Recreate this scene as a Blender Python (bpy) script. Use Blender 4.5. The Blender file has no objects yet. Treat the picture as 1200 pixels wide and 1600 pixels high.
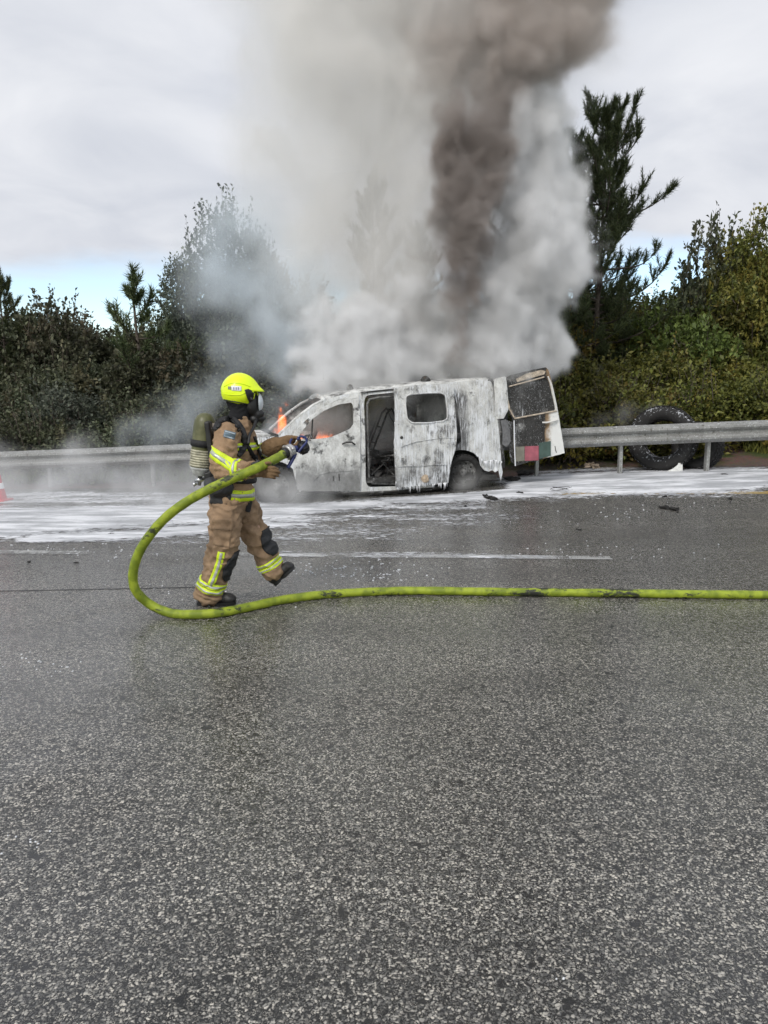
import bpy, bmesh, math, random
import numpy as np
from mathutils import Vector, Matrix, Quaternion, noise as mnoise
from mathutils.bvhtree import BVHTree
from mathutils.geometry import tessellate_polygon
R = math.radians
random.seed(7); RNG = np.random.default_rng(7)
SC = bpy.context.scene
COL = SC.collection

# ------------------------------------------------------------------ camera
CAM_H = 1.66; FPX = 1202.0; PITCH = math.atan(186 / 1202)
cd = bpy.data.cameras.new('camera'); cam = bpy.data.objects.new('camera', cd); COL.objects.link(cam)
cam.location = (0, 0, CAM_H); cam.rotation_euler = (math.pi / 2 - PITCH, 0, 0)
cd.sensor_fit = 'VERTICAL'; cd.sensor_height = 36; cd.sensor_width = 27; cd.lens = FPX / 1600 * 36
cd.clip_end = 3000; cd.clip_start = .05
SC.camera = cam

# ------------------------------------------------------------------ sky, sun, exposure
SUN_EL, SUN_AZ = R(42), R(-150)          # azimuth the light comes from, clockwise from +Y
world = bpy.data.worlds.new('World'); SC.world = world; world.use_nodes = True
nt = world.node_tree; nt.nodes.clear()
def N(nt, t, **kw):
    n = nt.nodes.new(t)
    for k, v in kw.items():
        setattr(n, k, v)
    return n
out = N(nt, 'ShaderNodeOutputWorld')
sky = N(nt, 'ShaderNodeTexSky', sky_type='NISHITA', sun_disc=False, sun_elevation=SUN_EL, sun_rotation=SUN_AZ, dust_density=.6, air_density=1.0)
bgs = N(nt, 'ShaderNodeBackground'); bgs.inputs['Strength'].default_value = .15
nt.links.new(sky.outputs[0], bgs.inputs['Color'])
tc = N(nt, 'ShaderNodeTexCoord')
sep = N(nt, 'ShaderNodeSeparateXYZ'); nt.links.new(tc.outputs['Generated'], sep.inputs[0])
# cloud deck: project the direction onto a flat layer
addz = N(nt, 'ShaderNodeMath', operation='ADD'); nt.links.new(sep.outputs['Z'], addz.inputs[0]); addz.inputs[1].default_value = .16
mx = N(nt, 'ShaderNodeMath', operation='MAXIMUM'); nt.links.new(addz.outputs[0], mx.inputs[0]); mx.inputs[1].default_value = .05
cx = N(nt, 'ShaderNodeMath', operation='DIVIDE'); nt.links.new(sep.outputs['X'], cx.inputs[0]); nt.links.new(mx.outputs[0], cx.inputs[1])
cy = N(nt, 'ShaderNodeMath', operation='DIVIDE'); nt.links.new(sep.outputs['Y'], cy.inputs[0]); nt.links.new(mx.outputs[0], cy.inputs[1])
cmb = N(nt, 'ShaderNodeCombineXYZ'); nt.links.new(cx.outputs[0], cmb.inputs[0]); nt.links.new(cy.outputs[0], cmb.inputs[1])
n1 = N(nt, 'ShaderNodeTexNoise'); n1.inputs['Scale'].default_value = .9; n1.inputs['Detail'].default_value = 7; n1.inputs['Roughness'].default_value = .52; n1.inputs['Distortion'].default_value = .35
nt.links.new(cmb.outputs[0], n1.inputs['Vector'])
n2 = N(nt, 'ShaderNodeTexNoise'); n2.inputs['Scale'].default_value = 1.9; n2.inputs['Detail'].default_value = 6; n2.inputs['Distortion'].default_value = .5
nt.links.new(cmb.outputs[0], n2.inputs['Vector'])
crc = N(nt, 'ShaderNodeValToRGB')   # cloud brightness
crc.color_ramp.elements[0].position = .30; crc.color_ramp.elements[0].color = (.60, .63, .70, 1)
crc.color_ramp.elements[1].position = .72; crc.color_ramp.elements[1].color = (.83, .845, .885, 1)
nt.links.new(n2.outputs[0], crc.inputs[0])
bgc = N(nt, 'ShaderNodeBackground'); nt.links.new(crc.outputs[0], bgc.inputs['Color']); bgc.inputs['Strength'].default_value = .79
# cover: solid high up, opening into blue towards the horizon
el = N(nt, 'ShaderNodeMapRange'); nt.links.new(sep.outputs['Z'], el.inputs[0])
el.inputs[1].default_value = .11; el.inputs[2].default_value = .24; el.inputs[3].default_value = -.07; el.inputs[4].default_value = .62
ad = N(nt, 'ShaderNodeMath', operation='ADD'); nt.links.new(n1.outputs[0], ad.inputs[0]); nt.links.new(el.outputs[0], ad.inputs[1])
cov = N(nt, 'ShaderNodeMapRange', interpolation_type='SMOOTHSTEP'); nt.links.new(ad.outputs[0], cov.inputs[0])
cov.inputs[1].default_value = .50; cov.inputs[2].default_value = .82
mixw = N(nt, 'ShaderNodeMixShader'); nt.links.new(cov.outputs[0], mixw.inputs[0])
nt.links.new(bgs.outputs[0], mixw.inputs[1]); nt.links.new(bgc.outputs[0], mixw.inputs[2])
nt.links.new(mixw.outputs[0], out.inputs['Surface'])
world.cycles.sampling_method = 'MANUAL'; world.cycles.sample_map_resolution = 512

sl = bpy.data.lights.new('sun', 'SUN'); sun = bpy.data.objects.new('sun', sl); COL.objects.link(sun)
sl.energy = 1.5; sl.angle = R(14); sl.color = (1, .96, .90)
sd = Vector((math.sin(SUN_AZ) * math.cos(SUN_EL), math.cos(SUN_AZ) * math.cos(SUN_EL), math.sin(SUN_EL)))
sun.rotation_euler = sd.to_track_quat('Z', 'Y').to_euler(); sun.location = (0, -5, 20)

SC.view_settings.view_transform = 'Standard'; SC.view_settings.look = 'None'
SC.view_settings.exposure = 0.4; SC.view_settings.gamma = 1.0; SC.view_settings.use_curve_mapping = False
cy_ = SC.cycles
cy_.max_bounces = 10; cy_.diffuse_bounces = 3; cy_.glossy_bounces = 3; cy_.transmission_bounces = 4
cy_.transparent_max_bounces = 24; cy_.volume_bounces = 5
cy_.volume_step_rate = 1.0; cy_.volume_max_steps = 256
cy_.use_denoising = True
try:
    cy_.denoiser = 'OPENIMAGEDENOISE'; cy_.denoising_prefilter = 'ACCURATE'
except Exception:
    pass
cy_.use_adaptive_sampling = True; cy_.adaptive_threshold = .02
cy_.sample_clamp_indirect = 6

# ------------------------------------------------------------------ helpers
def sstep(a, b, x):
    t = min(1, max(0, (x - a) / (b - a))); return t * t * (3 - 2 * t)
def gz(x, y):                                        # height of the ground
    s = .04 * (x + 2.5) if x > -2.5 else .022 * (x + 2.5)
    s = max(-.22, min(.5, s))
    z = sstep(9.5, 13.2, y) * s
    yb = 14.4 - .117 * x + (1.0 if x < 0 else .6)    # foot of the bank behind the barrier
    if y > yb:
        z += 2.6 * sstep(0, 9, y - yb)
    return z
CT, ST = math.cos(PITCH), math.sin(PITCH)
def ray(px, py):
    a = (px - 600) / FPX; b = (800 - py) / FPX
    return Vector((a, CT + b * ST, -ST + b * CT))
def P(px, py, Y):                                    # surveyed point: direction seen, at distance Y
    d = ray(px, py); return Vector((0, 0, CAM_H)) + d * (Y / d.y)
def G(px, py, up=0.0):                               # surveyed point on the ground
    d = ray(px, py); Y = 8.0
    for _ in range(60):
        X = d.x * Y / d.y
        zt = gz(X, Y) + up
        Y = .5 * Y + .5 * (zt - CAM_H) / (d.z / d.y)
    return Vector((d.x * Y / d.y, Y, gz(d.x * Y / d.y, Y) + up))
def V3(p): return Vector(p)

def new_obj(name, me, mat=None, parent=None, smooth=False):
    o = bpy.data.objects.new(name, me); COL.objects.link(o)
    if mat is not None and len(me.materials) == 0: me.materials.append(mat)
    if parent is not None: o.parent = parent
    if smooth: me.polygons.foreach_set('use_smooth', [True] * len(me.polygons))
    return o
def from_bm(name, bm, mat=None, parent=None, smooth=False):
    me = bpy.data.meshes.new(name); bm.normal_update(); bm.to_mesh(me); bm.free()
    return new_obj(name, me, mat, parent, smooth)
def from_arrays(name, verts, faces, mat=None, parent=None, smooth=False, k=None):
    """verts (n,3) array, faces (m,k) array"""
    me = bpy.data.meshes.new(name)
    verts = np.asarray(verts, dtype=np.float32); faces = np.asarray(faces, dtype=np.int32)
    k = faces.shape[1]
    me.vertices.add(len(verts)); me.vertices.foreach_set('co', verts.ravel())
    me.loops.add(faces.size); me.loops.foreach_set('vertex_index', faces.ravel())
    me.polygons.add(len(faces)); me.polygons.foreach_set('loop_start', np.arange(0, faces.size, k, dtype=np.int32))
    me.polygons.foreach_set('loop_total', np.full(len(faces), k, dtype=np.int32))
    me.update(calc_edges=True); me.validate()
    return new_obj(name, me, mat, parent, smooth)
def empty(name, loc, rz=0):
    o = bpy.data.objects.new(name, None); COL.objects.link(o); o.location = loc; o.rotation_euler = (0, 0, rz)
    o.empty_display_size = .2
    return o
def tag(o, label=None, cat=None, group=None, kind=None):
    if label: o['label'] = label
    if cat: o['category'] = cat
    if group: o['group'] = group
    if kind: o['kind'] = kind
    return o
def copy_tree(o, parent=None):
    c = o.copy(); COL.objects.link(c)
    if parent is not None: c.parent = parent
    for ch in list(o.children): copy_tree(ch, c)
    return c

def bm_box(bm, c, s, rot=None):
    m = Matrix.Translation(V3(c)) @ (rot.to_4x4() if rot else Matrix.Identity(4)) @ Matrix.Diagonal((s[0], s[1], s[2], 1))
    return bmesh.ops.create_cube(bm, size=1, matrix=m)['verts']
def frame_of(t):
    t = t.normalized(); up = Vector((0, 0, 1)) if abs(t.z) < .95 else Vector((1, 0, 0))
    a = t.cross(up).normalized(); b = a.cross(t).normalized(); return a, b
def bm_tube(bm, pts, rad, seg=8, cap=True, flat=1.0):
    """tube along pts; rad one number or one per point"""
    pts = [V3(p) for p in pts]; n = len(pts)
    if not hasattr(rad, '__len__'): rad = [rad] * n
    rings = []; a = b = None
    for i in range(n):
        t = (pts[min(i + 1, n - 1)] - pts[max(i - 1, 0)])
        if t.length < 1e-9: t = Vector((0, 0, 1))
        t.normalize()
        if a is None: a, b = frame_of(t)
        else:
            a = (a - t * a.dot(t));
            if a.length < 1e-6: a, b = frame_of(t)
            a.normalize(); b = t.cross(a) * -1; b.normalize()
        rings.append([bm.verts.new(pts[i] + (a * math.cos(q) + b * math.sin(q) * flat) * rad[i]) for q in [2 * math.pi * k / seg for k in range(seg)]])
    for i in range(n - 1):
        for k in range(seg):
            bm.faces.new((rings[i][k], rings[i][(k + 1) % seg], rings[i + 1][(k + 1) % seg], rings[i + 1][k]))
    if cap:
        bm.faces.new(rings[0][::-1]); bm.faces.new(rings[-1])
    return rings
def bm_lathe(bm, prof, mat4, seg=32, closed=False):
    """prof: (r, h) pairs turned about local z, placed by mat4"""
    rings = []
    for r, h in prof:
        rings.append([bm.verts.new(mat4 @ Vector((r * math.cos(2 * math.pi * k / seg), r * math.sin(2 * math.pi * k / seg), h))) for k in range(seg)])
    m = len(rings)
    for i in range(m if closed else m - 1):
        j = (i + 1) % m
        for k in range(seg):
            bm.faces.new((rings[i][k], rings[i][(k + 1) % seg], rings[j][(k + 1) % seg], rings[j][k]))
    return rings
def catmull(pts, n=8):
    pts = [V3(p) for p in pts]; o = []
    q = [pts[0] * 2 - pts[1]] + pts + [pts[-1] * 2 - pts[-2]]
    for i in range(1, len(q) - 2):
        p0, p1, p2, p3 = q[i - 1], q[i], q[i + 1], q[i + 2]
        for k in range(n):
            t = k / n
            o.append(.5 * ((2 * p1) + (p2 - p0) * t + (2 * p0 - 5 * p1 + 4 * p2 - p3) * t * t + (3 * p1 - p0 - 3 * p2 + p3) * t ** 3))
    o.append(pts[-1]); return o

# numpy gradient noise, any points
_perm = RNG.permutation(256); _perm = np.concatenate([_perm, _perm, _perm])
_grad = RNG.normal(size=(256, 3)); _grad /= np.linalg.norm(_grad, axis=1)[:, None]; _grad = _grad.astype(np.float32)
def gnoise(p):
    p = np.asarray(p, dtype=np.float32); i = np.floor(p).astype(np.int32); f = p - i; i &= 255
    u = f * f * f * (f * (f * 6 - 15) + 10); r = 0
    for dx in (0, 1):
        wx = u[:, 0] if dx else 1 - u[:, 0]
        for dy in (0, 1):
            wy = u[:, 1] if dy else 1 - u[:, 1]
            for dz in (0, 1):
                wz = u[:, 2] if dz else 1 - u[:, 2]
                h = _perm[_perm[_perm[i[:, 0] + dx] + i[:, 1] + dy] + i[:, 2] + dz]
                g = _grad[h]
                r = r + wx * wy * wz * (g[:, 0] * (f[:, 0] - dx) + g[:, 1] * (f[:, 1] - dy) + g[:, 2] * (f[:, 2] - dz))
    return r * 1.5
def fbm(p, oct=4, gain=.5, lac=2.03):
    a = 1; s = 0; t = 0; q = np.asarray(p, dtype=np.float32)
    for k in range(oct):
        s = s + a * gnoise(q + 17.3 * k); t += a; a *= gain; q = q * lac
    return s / t

# ------------------------------------------------------------------ material kit
class M_:
    def __init__(s, name):
        s.m = bpy.data.materials.new(name); s.m.use_nodes = True; s.nt = s.m.node_tree; s.nt.nodes.clear()
        s.out = s.nt.nodes.new('ShaderNodeOutputMaterial'); s.p = s.nt.nodes.new('ShaderNodeBsdfPrincipled')
        s.nt.links.new(s.p.outputs[0], s.out.inputs[0]); s._tc = None
    def n(s, t, **kw): return N(s.nt, t, **kw)
    def l(s, a, b): s.nt.links.new(a, b)
    def set(s, **kw):
        for k, v in kw.items():
            i = s.p.inputs[{'col': 'Base Color', 'rough': 'Roughness', 'metal': 'Metallic', 'spec': 'Specular IOR Level'}.get(k, k)]
            if hasattr(v, 'is_linked') or hasattr(v, 'links'): s.l(v, i)
            else: i.default_value = (*v, 1) if isinstance(v, tuple) and len(v) == 3 else v
        return s
    def co(s, which='Object'):
        if s._tc is None: s._tc = s.n('ShaderNodeTexCoord')
        return s._tc.outputs[which]
    def mapped(s, scale, src=None, loc=(0, 0, 0)):
        mp = s.n('ShaderNodeMapping'); s.l(src or s.co(), mp.inputs[0]); mp.inputs['Scale'].default_value = scale; mp.inputs['Location'].default_value = loc
        return mp.outputs[0]
    def noise(s, scale, detail=4, rough=.5, vec=None, dist=0):
        t = s.n('ShaderNodeTexNoise'); t.inputs['Scale'].default_value = scale; t.inputs['Detail'].default_value = detail
        t.inputs['Roughness'].default_value = rough; t.inputs['Distortion'].default_value = dist; s.l(vec or s.co(), t.inputs['Vector']); return t.outputs[0]
    def vor(s, scale, vec=None, feature='F1', out='Distance', rnd=1):
        t = s.n('ShaderNodeTexVoronoi', feature=feature); t.inputs['Scale'].default_value = scale; t.inputs['Randomness'].default_value = rnd
        s.l(vec or s.co(), t.inputs['Vector']); return t.outputs[out]
    def ramp(s, fac, stops):
        r = s.n('ShaderNodeValToRGB'); s.l(fac, r.inputs[0]); e = r.color_ramp.elements
        while len(e) < len(stops): e.new(.5)
        for k, (p_, c) in enumerate(stops):
            e[k].position = p_; e[k].color = (c, c, c, 1) if not hasattr(c, '__len__') else (*c, 1)
        return r.outputs[0]
    def mix(s, f, a, b, mode='MIX'):
        m = s.n('ShaderNodeMix', data_type='RGBA', blend_type=mode); 
        for sock, v in ((m.inputs[0], f), (m.inputs[6], a), (m.inputs[7], b)):
            if hasattr(v, 'is_linked'): s.l(v, sock)
            elif hasattr(v, '__len__'): sock.default_value = (*v, 1)
            else: sock.default_value = v
        return m.outputs[2]
    def math(s, op, a, b=0, c=None, clamp=False):
        m = s.n('ShaderNodeMath', operation=op, use_clamp=clamp)
        for k, v in enumerate((a, b) if c is None else (a, b, c)):
            if hasattr(v, 'is_linked'): s.l(v, m.inputs[k])
            else: m.inputs[k].default_value = v
        return m.outputs[0]
    def rng(s, v, a, b, c=0, d=1, smooth=True):
        m = s.n('ShaderNodeMapRange', interpolation_type='SMOOTHSTEP' if smooth else 'LINEAR'); s.l(v, m.inputs[0])
        for k, x in enumerate((a, b, c, d)): m.inputs[k + 1].default_value = x
        return m.outputs[0]
    def sepa(s, v=None):
        x = s.n('ShaderNodeSeparateXYZ'); s.l(v or s.co(), x.inputs[0]); return x.outputs
    def bump(s, h, dist=.01, strength=1.0):
        b = s.n('ShaderNodeBump'); b.inputs['Distance'].default_value = dist; b.inputs['Strength'].default_value = strength
        s.l(h, b.inputs['Height']); s.l(b.outputs[0], s.p.inputs['Normal']); return s
def plain(name, col, rough=.6, metal=0, bump=None, spec=.5, var=0.0, vs=20):
    m = M_(name); m.set(rough=rough, metal=metal, spec=spec)
    if var:
        m.set(col=m.mix(m.rng(m.noise(vs, 5, .6), .3, .7), tuple(c * (1 - var) for c in col), tuple(min(1, c * (1 + var)) for c in col)))
    else: m.set(col=col)
    if bump: m.bump(m.noise(bump[0], 4), bump[1])
    return m.m
# ------------------------------------------------------------------ ground, road
RAIL_A = P(0, 706, 14.6); RAIL_B = P(1200, 656, 13.0)
def rail_y(x): return RAIL_A.y + (RAIL_B.y - RAIL_A.y) * (x - RAIL_A.x) / (RAIL_B.x - RAIL_A.x)
def rail_z(x): 
    t = (x - RAIL_A.x) / (RAIL_B.x - RAIL_A.x); return RAIL_A.z + (RAIL_B.z - RAIL_A.z) * max(-.6, min(1.6, t))
def axis_steps(a, b, fine0, fine1, f, c):
    v = []; x = a
    while x < b:
        v.append(x)
        d = 0 if fine0 <= x <= fine1 else min(abs(x - fine0), abs(x - fine1))
        x += f + d * c
    v.append(b); return v
# terrain sheet to the horizon
xs = axis_steps(-600, 600, -14, 14, .25, .09); ys = axis_steps(-300, 900, 8, 26, .2, .09)
vv = []; 
for y in ys:
    for x in xs:
        z = gz(x, y) - .03
        if y > 14.6 - .117 * x: z += .05 * mnoise.noise(Vector((x * .9, y * .9, 0))) + .02 * mnoise.noise(Vector((x * 4, y * 4, 3)))
        elif y > 13.3 - .117 * x: z += .012 * mnoise.noise(Vector((x * 5, y * 5, 3)))
        vv.append((x, y, z))
nx = len(xs); ff = [(j * nx + i, j * nx + i + 1, (j + 1) * nx + i + 1, (j + 1) * nx + i) for j in range(len(ys) - 1) for i in range(nx - 1)]
m = M_('verge_ground'); g = m.co('Object')
n_big = m.noise(.5, 5, .6); n_f = m.noise(14, 6, .65); n_s = m.vor(38, out='Color')
base = m.ramp(n_f, [(.25, (.05, .042, .034)), (.5, (.12, .095, .08)), (.75, (.22, .185, .165))])
base = m.mix(m.rng(n_big, .42, .58), base, (.15, .095, .078))
stones = m.mix(.35, base, n_s, 'OVERLAY')
green = m.ramp(m.noise(30, 4), [(.3, (.03, .045, .012)), (.7, (.10, .13, .035))])
sx = m.sepa()
far = m.rng(m.math('ADD', sx['Y'], m.math('MULTIPLY', sx['X'], .117)), 14.6, 16.0)
m.set(col=m.mix(m.math('MULTIPLY', far, m.rng(m.noise(1.3, 4), .4, .55)), stones, green), rough=.75, spec=.35)
m.bump(m.noise(45, 6, .7), .03)
tag(from_arrays('ground', vv, ff, m.m, smooth=True), kind='structure')

# road sheet: edge runs parallel to the barrier
def road_edge(x): return 13.35 - .117 * x
xs = axis_steps(-90, 90, -10, 10, .25, .1)
vv = []; NY = 60
for j in range(NY + 1):
    for x in xs:
        y0 = -25; ye = road_edge(x) + .06 * mnoise.noise(Vector((x * 2, 0, 0)))
        t = j / NY; y = y0 + (ye - y0) * (1 - (1 - t) ** 2)
        vv.append((x, y, gz(x, y) + (0 if t < 1 else -.03)))
nx = len(xs); ff = [(j * nx + i, j * nx + i + 1, (j + 1) * nx + i + 1, (j + 1) * nx + i) for j in range(NY) for i in range(nx - 1)]
m = M_('wet_asphalt'); o = m.co('Object')
flat = m.mapped((1, 1, 0), o)
wob = m.n('ShaderNodeVectorMath', operation='ADD'); m.l(flat, wob.inputs[0])
wn = m.n('ShaderNodeTexNoise'); wn.inputs['Scale'].default_value = 45; wn.inputs['Detail'].default_value = 2; m.l(flat, wn.inputs['Vector'])
ws = m.n('ShaderNodeVectorMath', operation='SCALE'); m.l(wn.outputs['Color'], ws.inputs[0]); ws.inputs['Scale'].default_value = .022; m.l(ws.outputs[0], wob.inputs[1])
wv = wob.outputs[0]
v1 = m.n('ShaderNodeTexVoronoi'); v1.inputs['Scale'].default_value = 104; m.l(wv, v1.inputs['Vector'])
v2 = m.n('ShaderNodeTexVoronoi'); v2.inputs['Scale'].default_value = 210; m.l(wv, v2.inputs['Vector'])
cell = m.sepa(v1.outputs['Color']); cell2 = m.sepa(v2.outputs['Color'])
s1 = m.math('MULTIPLY', m.rng(v1.outputs['Distance'], .62, .36), m.rng(cell['X'], .16, .24))          # which chips show
s2 = m.math('MULTIPLY', m.rng(v2.outputs['Distance'], .6, .35), m.rng(cell2['X'], .28, .38))
chips = m.math('MAXIMUM', s1, m.math('MULTIPLY', s2, .7))
clump = m.noise(26, 5, .6, flat); patch = m.noise(.55, 5, .55, flat); mid = m.noise(3.2, 4, .6, flat)
pits = m.rng(m.noise(13, 4, .6, flat), .33, .40)                                                      # bare binder spots
chips = m.math('MULTIPLY', chips, m.math('MULTIPLY', pits, m.rng(clump, .30, .55, .30, 1)))
stone = m.ramp(cell['Y'], [(0, (.10, .098, .094)), (.35, (.24, .232, .215)), (.65, (.56, .53, .475)), (1, (.84, .78, .68))])
binder = m.mix(mid, (.006, .006, .006), (.016, .0155, .015))
col = m.mix(chips, binder, stone)
lanes = m.noise(.9, 3, .5, m.mapped((.12, 1, 0), o))
col = m.mix(m.rng(lanes, .35, .65, .0, .28), col, (.02, .02, .02))
wet = m.rng(m.math('ADD', patch, m.math('MULTIPLY', mid, .35)), .46, .78)
m.set(col=col, rough=m.math('ADD', m.math('MULTIPLY', wet, -.16), m.math('ADD', .36, m.math('MULTIPLY', chips, .14))), spec=.22)
m.l(m.math('ADD', .30, m.math('MULTIPLY', wet, .70)), m.p.inputs['Coat Weight']); m.p.inputs['Coat Roughness'].default_value = .085
hgt = m.math('ADD', m.math('MULTIPLY', chips, 1.0), m.math('MULTIPLY', m.noise(160, 3, .6, flat), .9))
m.bump(hgt, .0042, 1.0)
# the water film is flatter than the stone under it
b2 = m.n('ShaderNodeBump'); b2.inputs['Distance'].default_value = .0007; m.l(hgt, b2.inputs['Height']); m.l(b2.outputs[0], m.p.inputs['Coat Normal'])
ROAD = tag(from_arrays('road', vv, ff, m.m, smooth=True), kind='structure')

def ribbon(name, line, width, mat, lift=.004, n=60):
    """painted marking between two surveyed ground points"""
    a, b = line; d = (b - a); t = Vector((-d.y, d.x, 0)).normalized() * width / 2; v = []
    for i in range(n + 1):
        c = a + d * i / n
        for s in (-1, 1):
            q = c + t * s; v.append((q.x, q.y, gz(q.x, q.y) + lift))
    f = [(2 * i, 2 * i + 2, 2 * i + 3, 2 * i + 1) for i in range(n)]
    return from_arrays(name, v, f, mat)
def worn_paint(name, col, keep=.5):
    m = M_(name); n_ = m.noise(120, 4, .6); k = m.rng(m.math('ADD', m.math('MULTIPLY', n_, .8), m.math('MULTIPLY', m.noise(3, 5), .9)), .85 - keep * .35, .98 - keep * .35)
    tr = m.n('ShaderNodeBsdfTransparent'); mx = m.n('ShaderNodeMixShader'); m.l(k, mx.inputs[0]); m.l(tr.outputs[0], mx.inputs[1]); m.l(m.p.outputs[0], mx.inputs[2]); m.l(mx.outputs[0], m.out.inputs[0])
    m.set(col=m.mix(m.noise(60, 3), tuple(c * .6 for c in col), col), rough=.4); m.bump(n_, .002)
    return m.m
tag(ribbon('white_lane_line', (G(330, 866), G(955, 872)), .16, worn_paint('white_paint', (.50, .50, .49), .42)), kind='structure')
tag(ribbon('white_lane_line', (G(-420, 859), G(140, 864)), .17, bpy.data.materials['white_paint']), kind='structure')
tag(ribbon('yellow_edge_line', (G(862, 772), G(1500, 770)), .15, worn_paint('yellow_paint', (.42, .29, .07), .75)), kind='structure')

tag(ribbon('joint_line', (G(-300, 930), G(315, 918)), .022, plain('tar_joint', (.010, .010, .010), .5, bump=(60, .004))), kind='structure')
# ------------------------------------------------------------------ fire foam lying on the road
def seg_field(x, y, pts):
    """pts: surveyed (px,py,halfwidth_px,weight); soft union of capsules given on the ground"""
    best = np.zeros_like(x)
    for (a, b) in zip(pts[:-1], pts[1:]):
        A = G(a[0], a[1]); B = G(b[0], b[1])
        ra = abs(G(a[0], a[1] - a[2]).y - G(a[0], a[1] + a[2]).y) / 2; rb = abs(G(b[0], b[1] - b[2]).y - G(b[0], b[1] + b[2]).y) / 2
        dx, dy = B.x - A.x, B.y - A.y; L = dx * dx + dy * dy + 1e-9
        t = np.clip(((x - A.x) * dx + (y - A.y) * dy) / L, 0, 1)
        d = np.hypot(x - A.x - t * dx, y - A.y - t * dy); r = ra + (rb - ra) * t
        w = a[3] + (b[3] - a[3]) * t
        best = np.maximum(best, w * np.clip(1.35 - .75 * d / r, 0, 1))
    return best
h = .04; X0, X1, Y0, Y1 = -9.0, 9.2, 6.6, 14.9
gx = np.arange(X0, X1, h); gy = np.arange(Y0, Y1, h); XX, YY = np.meshgrid(gx, gy)
fx, fy = XX.ravel(), YY.ravel()
f = np.zeros_like(fx)
strokes = [
    [(-80, 812, 26, 1.0), (60, 812, 24, 1.0), (200, 806, 22, 1.0), (330, 797, 20, 1), (430, 792, 16, 1)],
    [(-80, 780, 14, .62), (100, 779, 13, .66), (260, 778, 12, .62), (400, 778, 12, .75)],
    [(70, 842, 8, 1), (180, 838, 8, 1), (330, 826, 9, .95), (450, 815, 9, .8)],
    [(420, 800, 13, .95), (520, 788, 11, 1.0), (600, 780, 8, 1.0), (700, 776, 8, 1.05), (800, 770, 9, 1.1), (900, 757, 12, 1.1)],
    [(850, 757, 15, 1.2), (960, 750, 16, 1.2), (1060, 748, 16, 1.15), (1150, 742, 14, 1.0), (1230, 738, 10, .7)],
    [(900, 738, 8, .6), (960, 737, 8, .7), (1060, 737, 8, .8), (1150, 738, 8, .6)],
    [(470, 775, 7, .9), (640, 772, 6, .95), (760, 768, 7, 1)],
    [(180, 846, 14, .42), (300, 842, 15, .5), (450, 832, 22, .55), (560, 826, 26, .52), (680, 815, 24, .48), (760, 800, 20, .42)],
    [(380, 812, 18, .55), (500, 806, 16, .62), (620, 800, 14, .55), (740, 790, 10, .5)],
    [(440, 866, 6, .62), (560, 867, 7, .64), (700, 868, 5, .56), (860, 871, 4, .5)],
    [(470, 888, 14, .30), (560, 884, 12, .32), (640, 880, 10, .25)],
    [(900, 712, 8, .5), (960, 718, 8, .5)],
]
for s in strokes: f = np.maximum(f, seg_field(fx, fy, s))
# the burning van keeps the foam off a strip beneath it
nz = fbm(np.stack([fx * .45, fy * 1.6, fx * 0], 1), 5, .55)
nz2 = fbm(np.stack([fx * 1.2 + 9, fy * 5.0, fx * 0 + 5], 1), 4, .6)
f = f + .40 * nz + .28 * nz2
uv_ = np.exp(-((fx - .1) / 1.9) ** 6 - ((fy - (12.15 + .2 * fx)) / .42) ** 2); f = f - 1.3 * uv_
f = np.where(f < .05, 0, f)
thick = .004 + .016 * np.clip(f - .5, 0, .6) * (1 + .8 * fbm(np.stack([fx * 6, fy * 6, fx * 0 + 2], 1), 3))
zz = np.array([gz(a, b) for a, b in zip(fx, fy)])
vv = np.stack([fx, fy, zz + thick], 1); nxx = len(gx); nyy = len(gy)
idx = np.arange(nxx * nyy).reshape(nyy, nxx)
q = np.stack([idx[:-1, :-1], idx[:-1, 1:], idx[1:, 1:], idx[1:, :-1]], -1).reshape(-1, 4)
keep = f[q].max(1) > .06; q = q[keep]
used = np.zeros(len(vv), bool); used[q.ravel()] = True; remap = np.cumsum(used) - 1
m = M_('foam'); at = m.n('ShaderNodeAttribute', attribute_name='cover'); o = m.co()
lace = m.math('ADD', m.math('MULTIPLY', m.vor(34, m.mapped((.35, 1, 1), o), 'SMOOTH_F1'), -.55), m.math('MULTIPLY', m.noise(26, 5, .7, m.mapped((.5, 1.5, 1), o)), .95))
speck = m.noise(70, 3, .6, m.mapped((.6, 1.2, 1), o))
val = m.math('ADD', at.outputs['Fac'], m.math('MULTIPLY', m.math('ADD', lace, m.math('MULTIPLY', speck, .45)), 1.0))
k = m.rng(val, .96, 1.22)
tr = m.n('ShaderNodeBsdfTransparent'); mx = m.n('ShaderNodeMixShader'); m.l(k, mx.inputs[0]); m.l(tr.outputs[0], mx.inputs[1]); m.l(m.p.outputs[0], mx.inputs[2]); m.l(mx.outputs[0], m.out.inputs[0])
dirt = m.rng(m.noise(2.2, 6, .65, m.mapped((.5, 2.2, 1), o)), .38, .66)
m.set(col=m.mix(dirt, (.40, .41, .43), (.84, .85, .88)), rough=.55, spec=.4); m.bump(m.math('ADD', m.noise(40, 5, .65), m.math('MULTIPLY', m.noise(9, 3, .5, m.mapped((.4, 1.5, 1), o)), 2.0)), .012)
fo = from_arrays('foam', vv[used], remap[q], m.m, smooth=True)
a_ = fo.data.attributes.new('cover', 'FLOAT', 'POINT'); a_.data.foreach_set('value', f[used].astype(np.float32))
tag(fo, 'white fire fighting foam spread over the wet road around the burnt van', kind='stuff')

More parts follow.
